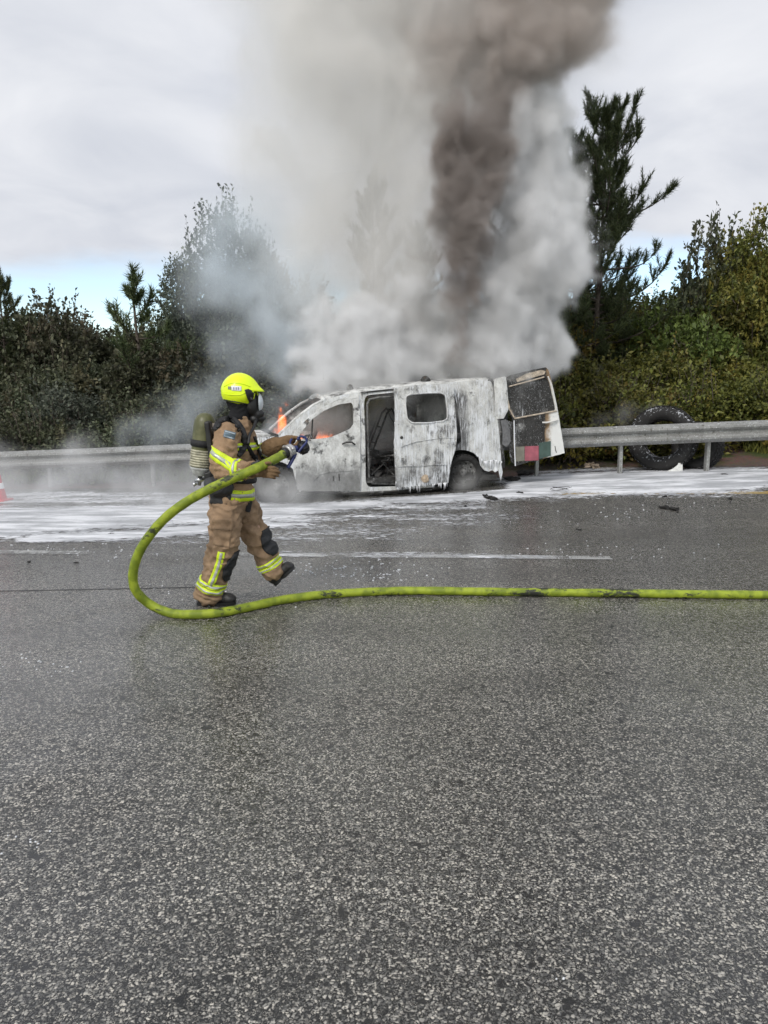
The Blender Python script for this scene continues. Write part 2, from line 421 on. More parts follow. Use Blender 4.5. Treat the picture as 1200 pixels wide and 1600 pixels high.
# single flecks of foam thrown further out
rr = random.Random(21); bm = bmesh.new()
for (px, py, sx_, sy_, n_, r0_) in ((30, 1035, 70, 18, 14, .006), (80, 1045, 40, 12, 10, .006), (55, 1318, 50, 24, 10, .0045), (560, 892, 130, 18, 110, .010), (300, 930, 150, 30, 30, .008), (900, 860, 220, 14, 40, .008), (150, 862, 150, 12, 40, .010), (880, 1530, 8, 4, 2, .004), (950, 800, 220, 18, 60, .009)):
    for k in range(n_):
        g_ = G(px + rr.gauss(0, sx_ * .5), py + rr.gauss(0, sy_ * .5)); r_ = r0_ * rr.uniform(.3, 1.1)
        m4 = Matrix.Translation(g_ + Vector((0, 0, .003))) @ Matrix.Rotation(rr.uniform(0, 3), 4, 'Z') @ Matrix.Diagonal((r_ * rr.uniform(1, 2), r_, .003 + r_ * .25, 1))
        bmesh.ops.create_icosphere(bm, subdivisions=1, radius=1, matrix=m4)
tag(from_bm('foam', bm, plain('foam_fleck', (.72, .73, .76), .5), None, True), 'small flecks of foam thrown out over the near asphalt', kind='stuff')
# ------------------------------------------------------------------ crash barrier
m = M_('galvanised_steel'); o = m.co()
n_ = m.noise(3, 6, .65); sp = m.noise(34, 5, .75)
c = m.ramp(n_, [(.3, (.20, .20, .19)), (.7, (.34, .34, .33))])
c = m.mix(m.rng(sp, .55, .66), c, (.62, .63, .64)); c = m.mix(m.rng(m.noise(8, 5, .6, m.mapped((3, 3, .7), o)), .56, .7), c, (.10, .09, .08))
m.set(col=c, rough=.55, metal=.25); m.bump(sp, .004); GALV = m.m
rail = empty('crash_barrier', ((RAIL_A.x + RAIL_B.x) / 2, rail_y(0), gz(0, rail_y(0))))
tag(rail, 'long galvanised steel crash barrier with foam spatter running behind the burnt van', 'crash barrier')
ro = rail.location.copy()
prof = [(-.02, 0), (0.0, -.004), (.055, -.035), (.085, -.06), (.088, -.095), (.06, -.125), (.012, -.15), (.012, -.185), (.06, -.21), (.088, -.24), (.085, -.275), (.055, -.30), (0, -.336), (-.02, -.34)]
RX0, RX1 = -26.0, 24.0; seglen = 4.0
x = RX0; k = 0
while x < RX1:
    bm = bmesh.new(); rings = []
    xe = min(x + seglen + .16, RX1 + .2)
    sub = 9
    for i in range(sub + 1):
        xx = x + (xe - x) * i / sub; yy = rail_y(xx); zz_ = rail_z(xx)
        d = Vector((1, -.117, 0)).normalized(); nrm = Vector((d.y, -d.x, 0))     # towards the road
        off = .004 if i == sub else 0.0
        wob = .006 * mnoise.noise(Vector((xx * .8, 3, 0)))
        A = [bm.verts.new(Vector((xx, yy, zz_ + z + wob)) + nrm * (.03 + t + off + (k % 2) * .0035) - ro) for t, z in prof]
        Bk = [bm.verts.new(Vector((xx, yy, zz_ + z + wob)) + nrm * (.03 + t - .004 + off + (k % 2) * .0035) - ro) for t, z in prof]
        rings.append((A, Bk))
    for (a0, b0), (a1, b1) in zip(rings[:-1], rings[1:]):
        for j in range(len(prof) - 1):
            bm.faces.new((a0[j], a1[j], a1[j + 1], a0[j + 1])); bm.faces.new((b0[j], b0[j + 1], b1[j + 1], b1[j]))
        for j in (0, len(prof) - 1): bm.faces.new((a0[j], b0[j], b1[j], a1[j]))
    for (a0, b0) in (rings[0], rings[-1]):
        for j in range(len(prof) - 1): bm.faces.new((a0[j], a0[j + 1], b0[j + 1], b0[j]))
    bo = from_bm('beam', bm, GALV, rail)
    for p_ in bo.data.polygons: p_.use_smooth = False
    bolts = bmesh.new()
    for bz in (-.075, -.255):
        for bx in (.05, .11):
            q = Vector((x + bx, rail_y(x + bx), rail_z(x + bx) + bz)) + nrm * .125 - ro
            bm_lathe(bolts, [(0, .0), (.014, 0), (.016, -.012), (0, -.012)], Matrix.Translation(q) @ nrm.to_track_quat('Z', 'Y').to_matrix().to_4x4(), 8)
    tag(from_bm('bolt', bolts, GALV, bo), kind='stuff')
    x += seglen; k += 1
post_x = []
for px in (75, 237, 840, 971, 1107, 1245):
    d = ray(px, 740); Y = 14.0
    for _ in range(20): Y = rail_y(d.x * Y / d.y)
    post_x.append(d.x * Y / d.y)
post_x += [post_x[1] + 1.75 * i for i in range(1, 4)] + [post_x[0] - 1.9 * i for i in range(1, 8)] + [post_x[5] + 1.5 * i for i in range(1, 9)]
for xx in post_x:
    yy = rail_y(xx) + .1; g0 = gz(xx, yy); h_ = rail_z(xx) - .03 - g0
    bm = bmesh.new(); t = .006; lean = random.uniform(-.015, .015)
    for (cx_, cy2, sx_, sy_) in ((0, -.05, .055, t), (0, .05, .055, t), (-.0275, 0, t, .1 - 2 * t)):
        for v in bm_box(bm, (cx_, cy2, h_ / 2 - .15), (sx_, sy_, h_ + .3)):
            v.co.x += lean * v.co.z
            v.co += Vector((xx, yy, g0)) - ro
    po = from_bm('post', bm, GALV, rail)
    bm = bmesh.new()
    bm_box(bm, Vector((xx, rail_y(xx) + .018, rail_z(xx) - .17)) - ro, (.09, .05, .10))
    from_bm('spacer', bm, GALV, po)

# ------------------------------------------------------------------ tyres behind the barrier
m = M_('foamy_rubber'); o = m.co()
nz_ = m.noise(9, 6, .75, m.mapped((1, 1, .8), o), .6); geo = m.n('ShaderNodeNewGeometry'); up = m.sepa(geo.outputs['Normal'])['Z']
foamy = m.rng(m.math('ADD', m.noise(26, 5, .75), m.math('ADD', m.math('MULTIPLY', up, .13), m.math('MULTIPLY', nz_, .35))), .79, .90)
m.set(col=m.mix(foamy, m.mix(nz_, (.012, .012, .013), (.035, .033, .032)), (.62, .64, .68)), rough=.75, spec=.3); m.bump(nz_, .012); RUB = m.m
def tyre(name, Ro, Ri, W, blocks, base, mat, tread=None):
    """tyre about local y; parts: carcass, tread blocks as one part"""
    bm = bmesh.new(); h2 = W / 2; d_ = Ro - Ri
    pr = [(Ri, -h2 * .55), (Ri + d_ * .06, -h2 * .80), (Ri + d_ * .3, -h2 * .98), (Ri + d_ * .55, -h2), (Ri + d_ * .82, -h2 * .93), (Ro - .012, -h2 * .80), (Ro, -h2 * .5), (Ro + .004, 0), (Ro, h2 * .5), (Ro - .012, h2 * .80), (Ri + d_ * .82, h2 * .93), (Ri + d_ * .55, h2), (Ri + d_ * .3, h2 * .98), (Ri + d_ * .06, h2 * .8), (Ri, h2 * .55),
          (Ri + .015, h2 * .5), (Ri + d_ * .5, h2 * .85), (Ro - .03, h2 * .6), (Ro - .03, -h2 * .6), (Ri + d_ * .5, -h2 * .85), (Ri + .015, -h2 * .5)]
    bm_lathe(bm, pr, Matrix.Rotation(math.pi / 2, 4, 'X'), 56, closed=True)
    t = from_bm(name, bm, mat, base, smooth=True)
    bm = bmesh.new()
    for k in range(blocks):
        a = 2 * math.pi * k / blocks
        for row, yy in enumerate((-h2 * .68, -h2 * .25, h2 * .25, h2 * .68)):
            aa = a + (row % 2) * math.pi / blocks
            rr = Ro + (.004 if abs(yy) < h2 * .4 else -.004)
            rot = Matrix.Rotation(-aa, 3, 'Y') @ Matrix.Rotation(R(18 if row % 2 else -18), 3, 'X')
            bm_box(bm, (rr * math.cos(aa), yy, rr * math.sin(aa)), (.02, W * .19, 2 * math.pi * Ro / blocks * .66), rot)
    tag(from_bm('tread', bm, mat, t), kind='stuff')
    return t
c1 = P(1036, 690, 13.75); base = c1.copy(); base.z = gz(c1.x, c1.y)
tr_ = empty('truck_tyre', base); tr_.location.z = base.z + .555
tag(tr_, 'larger foam spattered truck tyre standing upright behind the crash barrier', 'tyre', 'tyres behind the crash barrier')
tyre('carcass', .57, .325, .46, 44, tr_, RUB); tr_.rotation_euler = (R(-6), 0, R(-30))
c2 = P(1090, 702, 13.75); b2_ = c2.copy(); b2_.z = gz(c2.x, c2.y) + .40
t2 = empty('truck_tyre', b2_); tag(t2, 'smaller darker tyre leaning at the right edge of the large foamy tyre', 'tyre', 'tyres behind the crash barrier')
DR = plain('dark_rubber', (.016, .015, .015), .7, bump=(30, .01), var=.4)
tyre('carcass', .42, .24, .34, 36, t2, DR); t2.rotation_euler = (R(-8), 0, R(-48))

# ------------------------------------------------------------------ litter and debris
CHAR = plain('charred', (.014, .013, .012), .8, bump=(40, .02), var=.5)
def rubble(name, px, py, size, mat, label, cat, group=None, seed=0, sq=(1, 1, .5), up=0):
    rnd = random.Random(seed * 31 + 5); bm = bmesh.new()
    g = G(px, py)
    for j in range(rnd.randint(2, 4)):
        c_ = Vector((rnd.uniform(-.5, .5) * size * sq[0], rnd.uniform(-.4, .4) * size * sq[1], size * sq[2] * .35))
        vs = bmesh.ops.create_icosphere(bm, subdivisions=2, radius=size * rnd.uniform(.28, .5), matrix=Matrix.Translation(c_))['verts']
        for v in vs:
            q = v.co.copy(); nn = mnoise.noise_vector(q * (3.2 / size) + Vector((seed * 3.1, j, 0)))
            v.co = c_ + Vector(((q - c_).x * sq[0], (q - c_).y * sq[1], (q - c_).z * sq[2])) * (1 + .9 * nn.x) + nn * size * .12
            v.co.z = max(v.co.z, 0.0)
    o = from_bm(name, bm, mat); o.location = g + Vector((0, 0, .002 + up)); o.rotation_euler[2] = rnd.uniform(0, 6)
    return tag(o, label, cat, group)
DEB = 'charred bits of debris scattered on the road'
for i, (px, py, s, lb) in enumerate([
    (1045, 796, .15, 'jagged black piece of debris on the asphalt below the tyres'),
    (1039, 777, .07, 'small black lump on the yellow line below the tyres'),
    (1140, 780, .07, 'small black lump on the asphalt near the right edge'),
    (771, 781, .15, 'flat black fragment at the foam edge in front of the rear wheel'),
    (758, 776, .10, 'dark crumpled scrap beside the rear wheel of the van'),
    (812, 771, .09, 'dark lump in the foam under the open rear door'),
    (727, 792, .06, 'small dark crumb on the asphalt below the sliding door'),
    (122, 880, .05, 'tiny dark crumb on the asphalt left of the firefighter'),
    (45, 879, .045, 'tiny dark crumb on the asphalt near the left edge'),
    (172, 835, .05, 'small dark crumb lying in the white foam left of the firefighter'),
    (905, 828, .05, 'tiny dark crumb on the asphalt right of the white line'),
    (1133, 742, .07, 'black speck in the foam below the barrier at far right')]):
    rubble('debris', px, py, s, CHAR, lb, 'debris', DEB, i, (1.3, .7, .35))
TAN = plain('sodden_card', (.36, .29, .22), .8, bump=(25, .02), var=.35)
rubble('litter', 926, 731, .34, TAN, 'crumpled tan rag lying in foam between the van and the tyres', 'litter', seed=40, sq=(1.1, .6, .32))
rubble('debris', 822, 741, .30, CHAR, 'heap of charred scraps below the open rear door', 'debris', DEB, 60, (1.3, .8, .3))
rubble('debris', 800, 751, .22, CHAR, 'charred scrap on the ground behind the rear wheel', 'debris', DEB, 61, (1.3, .8, .3))
# white shard leaning on the tyre
bm = bmesh.new(); s0 = P(1063, 722, 13.35); s0.z = gz(s0.x, s0.y)
pts = [(-.24, 0), (.05, 0), (.05, .10), (.03, .26), (-.01, .28), (-.03, .12), (-.12, .05)]
fa = [bm.verts.new((a, 0, b)) for a, b in pts]; fb = [bm.verts.new((a, .02, b)) for a, b in pts]
bm.faces.new(fa); bm.faces.new(fb[::-1])
for i in range(len(pts)): bm.faces.new((fa[i], fb[i], fb[(i + 1) % len(pts)], fa[(i + 1) % len(pts)]))
sh = from_bm('shard', bm, plain('white_plastic', (.72, .72, .70), .4, bump=(20, .004), var=.15)); sh.location = s0; sh.rotation_euler[0] = R(-8)
tag(sh, 'white broken plastic shard standing against the big tyre', 'shard')
# foam wire loop in the foam, bent wires
bm = bmesh.new()
for k in range(3):
    pts = [(.13 * math.cos(a) * (1 + .2 * k), .06 * math.sin(a + k), .02 + .05 * abs(math.sin(a * .5 + k))) for a in [i * .5 for i in range(12)]]
    bm_tube(bm, pts, .003, 5)
w = from_bm('bent_wire', bm, CHAR); w.location = G(876, 768); tag(w, 'tangle of bent wire lying in foam right of the van', 'wire')
# red traffic cone at the left edge
RED = plain('red_plastic', (.62, .035, .06), .45, var=.1); WHT = plain('cone_white', (.8, .8, .8), .5)
g = G(-3, 783); cone = empty('traffic_cone', g); tag(cone, 'red traffic cone at the far left edge of the road in the steam', 'traffic cone')
bm = bmesh.new(); bm_lathe(bm, [(.14, .03), (.135, .05), (.085, .30), (.045, .52), (.025, .56), (.02, .55), (.038, .50), (.075, .28), (.12, .05)], Matrix.Identity(4), 24); from_bm('cone_body', bm, RED, cone, True)
bm = bmesh.new(); bm_box(bm, (0, 0, .015), (.34, .34, .03)); bmesh.ops.bevel(bm, geom=bm.edges[:], offset=.008, segments=2); from_bm('base', bm, RED, cone)
bm = bmesh.new(); bm_lathe(bm, [(.108, .205), (.091, .30), (.088, .30), (.105, .205)], Matrix.Identity(4), 24); from_bm('stripe', bm, WHT, cone, True)
# ------------------------------------------------------------------ vegetation
def leaf_mat(name, dark, light, accent=None, trans=.25):
    m = M_(name); g = m.n('ShaderNodeNewGeometry'); rnd = g.outputs['Random Per Island']
    c = m.ramp(rnd, [(0, dark), (.6, tuple((a + b) / 2 for a, b in zip(dark, light))), (1, light)])
    if accent: c = m.mix(m.rng(m.noise(.8, 3, .5), .48, .64), c, accent)
    oi = m.n('ShaderNodeObjectInfo'); hs = m.n('ShaderNodeHueSaturation'); m.l(c, hs.inputs['Color'])
    m.l(m.math('ADD', m.math('MULTIPLY', oi.outputs['Random'], .05), .475), hs.inputs['Hue']); m.l(m.math('ADD', m.math('MULTIPLY', oi.outputs['Random'], .5), .75), hs.inputs['Value'])
    m.set(col=hs.outputs[0], rough=.55, spec=.35)
    t = m.n('ShaderNodeBsdfTranslucent'); m.l(hs.outputs[0], t.inputs[0]); mx = m.n('ShaderNodeMixShader'); mx.inputs[0].default_value = trans
    m.l(m.p.outputs[0], mx.inputs[1]); m.l(t.outputs[0], mx.inputs[2]); m.l(mx.outputs[0], m.out.inputs[0]); return m.m
L_OLIVE = leaf_mat('olive_leaves', (.050, .064, .015), (.235, .235, .055), (.27, .215, .05))
L_DARK = leaf_mat('dark_leaves', (.036, .046, .026), (.165, .178, .105), (.17, .155, .09))
L_GREEN = leaf_mat('fresh_leaves', (.05, .075, .018), (.19, .245, .06))
L_GREY = leaf_mat('grey_green_leaves', (.055, .068, .052), (.20, .23, .17))
L_PINE = leaf_mat('pine_needles', (.034, .050, .022), (.15, .175, .075), trans=.1)
BARK = plain('bark', (.10, .08, .065), .85, bump=(18, .03), var=.35)

def leaf_quads(pos, dirs, nrm, ln, wd):
    """folded leaf of two quads sharing a midrib"""
    n = len(pos); side = np.cross(dirs, nrm); side /= np.linalg.norm(side, axis=1)[:, None] + 1e-9
    ln = ln[:, None]; wd = wd[:, None]
    tip = pos + dirs * ln - nrm * ln * .12; mid = pos + dirs * ln * .45
    l_ = mid + side * wd + nrm * wd * .3; r_ = mid - side * wd + nrm * wd * .3
    v = np.stack([pos, l_, tip, r_], 1).reshape(-1, 3)
    b = np.arange(n)[:, None] * 4
    f = np.concatenate([b + np.array([0, 1, 2]), b + np.array([0, 2, 3])], 0)
    return v, f
def unit(v): return v / (np.linalg.norm(v, axis=1)[:, None] + 1e-9)

def crown_mesh(name, seed, w, h, d, twigs, per, twig_len, leaf, mat, shoots=0, lobes=9, flat_bottom=.0, upbias=.5):
    """crown of leafy twigs over several uneven lobes; returns mesh datablock and twig mesh"""
    r = np.random.default_rng(seed)
    # lobes
    lc = np.stack([r.uniform(-.5, .5, lobes) * w * .62, r.uniform(-.5, .5, lobes) * d * .6, r.uniform(.22, .80, lobes) * h], 1)
    lr = r.uniform(.20, .36, lobes)[:, None] * np.array([w, d, h * .8]) * .95
    lc[0] = (0, 0, h * .40); lr[0] = (w * .42, d * .42, h * .40)
    k = r.integers(0, lobes, twigs); dv = unit(r.normal(size=(twigs, 3)))
    rad = r.uniform(.55, 1.0, twigs) ** .6
    base = lc[k] + dv * lr[k] * rad[:, None]
    base[:, 2] = np.clip(base[:, 2], .03 * h, None)
    tdir = unit(dv * .8 + np.array([0, 0, upbias]) + r.normal(size=(twigs, 3)) * .35)
    tl = r.uniform(.6, 1.3, twigs) * twig_len
    if shoots:
        top = np.argsort(-(base[:, 2] + r.uniform(0, .25, twigs) * h))[:shoots]
        tdir[top] = unit(np.stack([r.normal(size=shoots) * .22, r.normal(size=shoots) * .22, np.ones(shoots)], 1)); tl[top] *= r.uniform(1.3, 2.2, shoots)
    t = (np.arange(per) + r.uniform(0, 1, (twigs, per))) / per
    npos = base[:, None] + tdir[:, None] * (t * tl[:, None])[..., None]
    npos = npos.reshape(-1, 3) + r.normal(size=(twigs * per, 3)) * twig_len * .035
    td = np.repeat(tdir, per, 0)
    ld = unit(td * .55 + r.normal(size=td.shape) * .75)
    ln_ = unit(np.cross(ld, r.normal(size=td.shape)) + np.array([0, 0, .7]))
    L = r.uniform(.6, 1.25, len(npos)) * leaf; L *= np.repeat(r.uniform(.8, 1.2, twigs), per)
    v, f = leaf_quads(npos, ld, ln_, L, L * r.uniform(.22, .34, len(L)))
    o = from_arrays(name, v, f, mat); me = o.data; bpy.data.objects.remove(o)
    bm = bmesh.new(); sel = r.choice(twigs, min(twigs, 260 + shoots), replace=False)
    if shoots: sel = np.unique(np.concatenate([sel, top]))
    for q in sel:
        b0 = V3(base[q]); bm_tube(bm, [b0 - V3(tdir[q]) * tl[q] * .4, b0 + V3(tdir[q]) * tl[q] * .95], [.008, .003], 3, cap=False)
    for q in range(1, lobes):
        bm_tube(bm, [(0, 0, h * .05), V3(lc[q]) * .5 + Vector((0, 0, h * .05)), V3(lc[q])], [.035 * h ** .5, .025, .012], 5, cap=False)
    tm = bpy.data.meshes.new('trunk'); bm.to_mesh(tm); bm.free(); tm.materials.append(BARK)
    return me, tm
def plant(name, crown, pos, s=1.0, rz=0.0, mat=None, sz=None):
    o = empty(name, pos, rz)
    for nm, me in zip(('crown', 'trunk'), crown):
        c = bpy.data.objects.new(nm, me); COL.objects.link(c); c.parent = o; c.scale = (s, s, sz or s)
        if mat is not None and nm == 'crown':
            c.data = me
            c.material_slots[0].link = 'OBJECT'; c.material_slots[0].material = mat
    return o
BUSH = [crown_mesh('crown', 100 + i, 2.6, 2.1, 2.2, 900, 11, .32, .115, L_OLIVE, shoots=12 + 5 * i, lobes=11) for i in range(4)]
SHRUB = [crown_mesh('crown', 200 + i, 1.7, 1.0, 1.3, 520, 10, .26, .075, L_DARK, shoots=20, lobes=8) for i in range(2)]
LEAFY = [crown_mesh('crown', 300 + i, 3.4, 5.0, 3.0, 1500, 12, .38, .135, L_GREY, shoots=60, lobes=15, upbias=.7) for i in range(3)]
SPARSE = crown_mesh('crown', 320, 2.4, 3.4, 2.2, 430, 11, .34, .15, L_DARK, shoots=30, lobes=9, upbias=.8)
DENSE = [crown_mesh('crown', 340 + i, 3.6, 4.2, 3.2, 1700, 12, .36, .125, L_OLIVE, shoots=45, lobes=13, upbias=.6) for i in range(2)]

GROUPB = 'bushes along the bank behind the barrier'
def place(kind, px, ptop, Y, name, label, cat, var, height, group=None, mat=None, rz=None, wide=1.0, base=None):
    """stand a plant at distance Y so that its top is seen at ptop"""
    top = P(px, ptop, Y); g0 = gz(top.x, top.y) if base is None else base
    s = max(.3, (top.z - g0) / height)
    o = plant(name, var, (top.x, top.y, g0), s * wide, random.uniform(0, 6.28) if rz is None else rz, mat, s)
    return tag(o, label, cat, group)

def side(px): return 'left' if px < 560 else 'right'
# back row to front row; tops follow the outline of the thicket in the photograph
rows = [
  # (px, ptop, Y)
  (22.0, [(-160, 500), (-90, 505), (-20, 500), (50, 498), (110, 492), (175, 515), (240, 480), (300, 470), (370, 460), (430, 500), (500, 500), (570, 505), (640, 490), (710, 480), (780, 470), (845, 470), (905, 460), (965, 455), (1015, 462), (1060, 448), (1105, 432), (1150, 418), (1200, 405), (1260, 400), (1330, 390)]),
  (19.4, [(-120, 560), (-45, 560), (35, 555), (95, 560), (160, 562), (225, 545), (290, 540), (350, 530), (420, 560), (490, 560), (560, 560), (630, 555), (700, 550), (770, 540), (840, 525), (900, 505), (955, 500), (1010, 490), (1065, 475), (1120, 465), (1175, 470), (1235, 460), (1300, 450)]),
  (17.6, [(-90, 610), (-20, 605), (50, 612), (120, 606), (190, 600), (255, 604), (320, 598), (385, 600), (455, 605), (520, 600), (590, 600), (655, 600), (720, 595), (775, 575), (820, 560), (880, 545), (940, 548), (1000, 545), (1060, 540), (1120, 530), (1180, 525), (1240, 530)]),
  (16.2, [(-70, 655), (0, 652), (70, 650), (135, 655), (200, 650), (265, 652), (330, 650), (400, 652), (860, 602), (915, 598), (975, 604), (1030, 600), (1090, 590), (1150, 585), (1210, 590), (1270, 590)]),
]
rows[0][1][:0] = [(-560, 520), (-480, 512), (-400, 515), (-320, 505), (-240, 508)]; rows[0][1].extend([(1410, 385), (1490, 390), (1570, 400)])
rows[2][1][:0] = [(-450, 620), (-370, 615), (-300, 618), (-230, 612), (-160, 615)]; rows[2][1].extend([(1310, 535), (1380, 540), (1450, 540)])
for ri, (Y, lst) in enumerate(rows):
    for i, (px, pt) in enumerate(lst):
        left = px < 560
        v = BUSH[(i + ri) % 4] if ri < 3 else (BUSH[i % 4] if i % 2 else SHRUB[i % 2])
        hgt = 2.25 if v in BUSH else 1.15
        yy = Y + random.uniform(-.45, .45) + (.0 if left else -.117 * 4)
        top = P(px, pt, yy); g0 = gz(top.x, top.y); hh = top.z - g0
        if hh < .8: g0 = top.z - .9
        wide = max(.8, min(1.5, 1.9 * 1.15 / max(hh, 1e-3) if hh > 2.6 else 1.0))
        sxy = max(.85, min(1.5, hh / hgt))
        o = plant('bush', v, (top.x, top.y, g0 - .12), 1.0, random.uniform(0, 6.28), (L_DARK if left else L_OLIVE) if random.random() < .86 else (L_GREY if left else L_GREEN))
        for c in o.children: c.scale = (sxy, sxy, (hh + .12) / hgt)
        nth = sum(1 for q_ in lst[:i] if (q_[0] < 560) == left); ORD = ['first', 'second', 'third', 'fourth', 'fifth', 'sixth', 'seventh', 'eighth', 'ninth', 'tenth', 'eleventh', 'twelfth', 'thirteenth', 'fourteenth', 'fifteenth', 'sixteenth', 'seventeenth', 'eighteenth', 'nineteenth', 'twentieth']
        where = 'on the left behind the barrier' if left else ('above the tyres' if px > 860 else 'behind the smoke')
        rowname = ('at the back of the thicket', 'in the middle of the thicket', 'in the thicket', 'at the foot of the thicket')[ri]
        tag(o, f"{'dark grey green' if left else 'olive green'} bush {rowname}, {ORD[nth]} from the {'left edge' if left else 'smoke rightwards'}", 'bush', f'bushes {rowname} {where}')

# broadleaf trees standing out of the thicket
place('t', 345, 300, 20.5, 'broadleaf_tree', 'tall grey green broadleaf tree with upright shoots above the firefighter', 'tree', LEAFY[0], 5.55, mat=L_GREY, rz=.4, wide=.78)
place('t', 292, 385, 20.8, 'broadleaf_tree', 'grey green broadleaf tree at the left shoulder of the tallest shooting tree', 'tree', LEAFY[1], 5.5, mat=L_GREY, rz=2.2, wide=.7)
place('t', 415, 350, 21.0, 'broadleaf_tree', 'broadleaf tree half lost in blue smoke right above the helmet', 'tree', LEAFY[2], 5.5, mat=L_GREY, rz=4.2, wide=.6)
place('t', 475, 420, 21.4, 'broadleaf_tree', 'thin pale tree deep in smoke behind the front of the van', 'tree', SPARSE, 3.9, mat=L_GREY, rz=1.2, wide=.9)
place('t', 85, 440, 19.8, 'broadleaf_tree', 'loose dark tree with two upright shoots at far left', 'tree', SPARSE, 3.9, mat=L_DARK, rz=.3, wide=.85)
place('t', 50, 462, 20.6, 'broadleaf_tree', 'rounded dark tree at the left edge below the blue sky gap', 'tree', BUSH[1], 2.5, mat=L_DARK, rz=3.0, wide=.8)
place('t', 1115, 315, 18.6, 'broadleaf_tree', 'sparse tree with bare looking shoots left of the big right hand tree', 'tree', SPARSE, 3.9, mat=L_DARK, rz=2.0, wide=.62)
place('t', 1196, 285, 17.8, 'broadleaf_tree', 'big olive green tree cut by the right edge of the view', 'tree', DENSE[0], 4.7, mat=L_OLIVE, rz=.9, wide=.72)
place('t', 1290, 300, 18.4, 'broadleaf_tree', 'olive green tree just beyond the right edge', 'tree', DENSE[1], 4.7, mat=L_OLIVE, rz=2.9, wide=.8)
place('t', 1150, 375, 18.2, 'broadleaf_tree', 'dense olive tree filling the slope below the sparse right hand shoots', 'tree', DENSE[1], 4.6, mat=L_OLIVE, rz=5.0, wide=.66)
place('t', 1075, 455, 17.6, 'broadleaf_tree', 'fresh green rounded shrub tree under the gap of blue sky at right', 'tree', BUSH[2], 2.5, mat=L_GREEN, rz=5.0, wide=.8)

def pine_mesh(seed, h, branches, spread, tuft_n=30, needle=.18, dens=1.0, lean=.0, low=.12):
    r = random.Random(seed); nr = np.random.default_rng(seed)
    bm = bmesh.new(); tp = [Vector((lean * h * t * t + .05 * math.sin(5 * t + seed), .04 * math.cos(4 * t), h * t)) for t in [i / 12 for i in range(13)]]
    bm_tube(bm, tp, [.012 + .010 * h * (1 - i / 12.5) for i in range(13)], 7)
    tufts = []
    def tr_at(t):
        q = t * 12; i = min(11, int(q)); return tp[i].lerp(tp[i + 1], q - i)
    for k in range(branches):
        t = low + (.97 - low) * ((k + r.uniform(-.3, .3)) / branches); t = min(.97, max(low, t))
        az = k * 2.4 + r.uniform(-.9, .9); L = spread * (1.0 - .78 * t ** 1.3) * r.uniform(.35, 1.25) * (1 if t > .25 else .75)
        el_ = -.05 + .75 * t * t + r.uniform(-.2, .3); p = tr_at(t); pts = [p]; d = Vector((math.cos(az) * math.cos(el_), math.sin(az) * math.cos(el_), math.sin(el_)))
        n = 7
        for i in range(n):
            d = (d + Vector((0, 0, .02 + .035 * i)) + Vector((r.uniform(-.16, .16), r.uniform(-.16, .16), r.uniform(-.10, .12)))).normalized()
            p = p + d * L / n; pts.append(p)
        bm_tube(bm, pts, [.006 + .028 * L * (1 - i / (n + .5)) * .5 for i in range(n + 1)], 4)
        for i in range(2, n + 1):
            for s in range(r.choice((2, 3, 3, 4)) if i < n else 4):
                if r.random() > dens: continue
                sd_ = (d + Vector((r.uniform(-1, 1), r.uniform(-1, 1), r.uniform(-.1, .9))) * .9).normalized()
                l2 = r.uniform(.18, .42) * (1.25 - .4 * i / n) * min(1.2, L); q = pts[i]; pp = [q]
                dd = sd_
                for j in range(3):
                    dd = (dd + Vector((0, 0, .14))).normalized(); q = q + dd * l2 / 3; pp.append(q)
                    if j > 0: tufts.append((q, dd, r.uniform(.7, 1.1)))
                bm_tube(bm, pp, [.006, .005, .004, .003], 3, cap=False)
        tufts.append((pts[-1], d, 1.15))
    tufts.append((tp[-1], Vector((0, 0, 1)), 1.5)); tufts.append((tr_at(.965), Vector((.3, 0, 1)).normalized(), 1.2))
    T = len(tufts); pos = np.array([t_[0][:] for t_ in tufts]); dr = np.array([t_[1][:] for t_ in tufts]); sc_ = np.array([t_[2] for t_ in tufts])
    pos = np.repeat(pos, tuft_n, 0); dr = np.repeat(dr, tuft_n, 0); sc_ = np.repeat(sc_, tuft_n)
    n = len(pos); along = nr.uniform(-1.0, .15, n)
    nd = unit(dr * .95 + nr.normal(size=(n, 3)) * .48); p0 = pos + dr * (along * needle * 1.2)[:, None]
    ln_ = needle * sc_ * nr.uniform(.6, 1.1, n); sdv = unit(np.cross(nd, nr.normal(size=(n, 3)))) * .0085
    v = np.stack([p0 - sdv, p0 + sdv, p0 + nd * ln_[:, None]], 1).reshape(-1, 3); f = np.arange(n * 3).reshape(-1, 3)
    o = from_arrays('crown', v, f, L_PINE); me = o.data; bpy.data.objects.remove(o)
    tm = bpy.data.meshes.new('trunk'); bm.to_mesh(tm); bm.free(); tm.materials.append(BARK)
    return me, tm, T
def pine(var, px, ptop, Y, h, label, rz=0, wide=1.0):
    top = P(px, ptop, Y); g0 = gz(top.x, top.y); s = (top.z - g0) / h
    o = empty('pine_tree', (top.x, top.y, g0 - .1), rz)
    for nm, me in zip(('crown', 'trunk'), var[:2]):
        c = bpy.data.objects.new(nm, me); COL.objects.link(c); c.parent = o; c.scale = (s * wide, s * wide, s)
    return tag(o, label, 'pine tree', 'pine trees above the thicket')
PA = pine_mesh(21, 7.6, 88, 2.7, lean=.012, dens=.95); PB = pine_mesh(12, 6.0, 44, 1.7, dens=.8); PC = pine_mesh(13, 3.4, 16, 1.5, needle=.17, low=.3, tuft_n=16, dens=.6)
pine(PA, 948, 148, 18.6, 7.7, 'tall dark pine with tufted branches standing clear right of the smoke', rz=1.0)
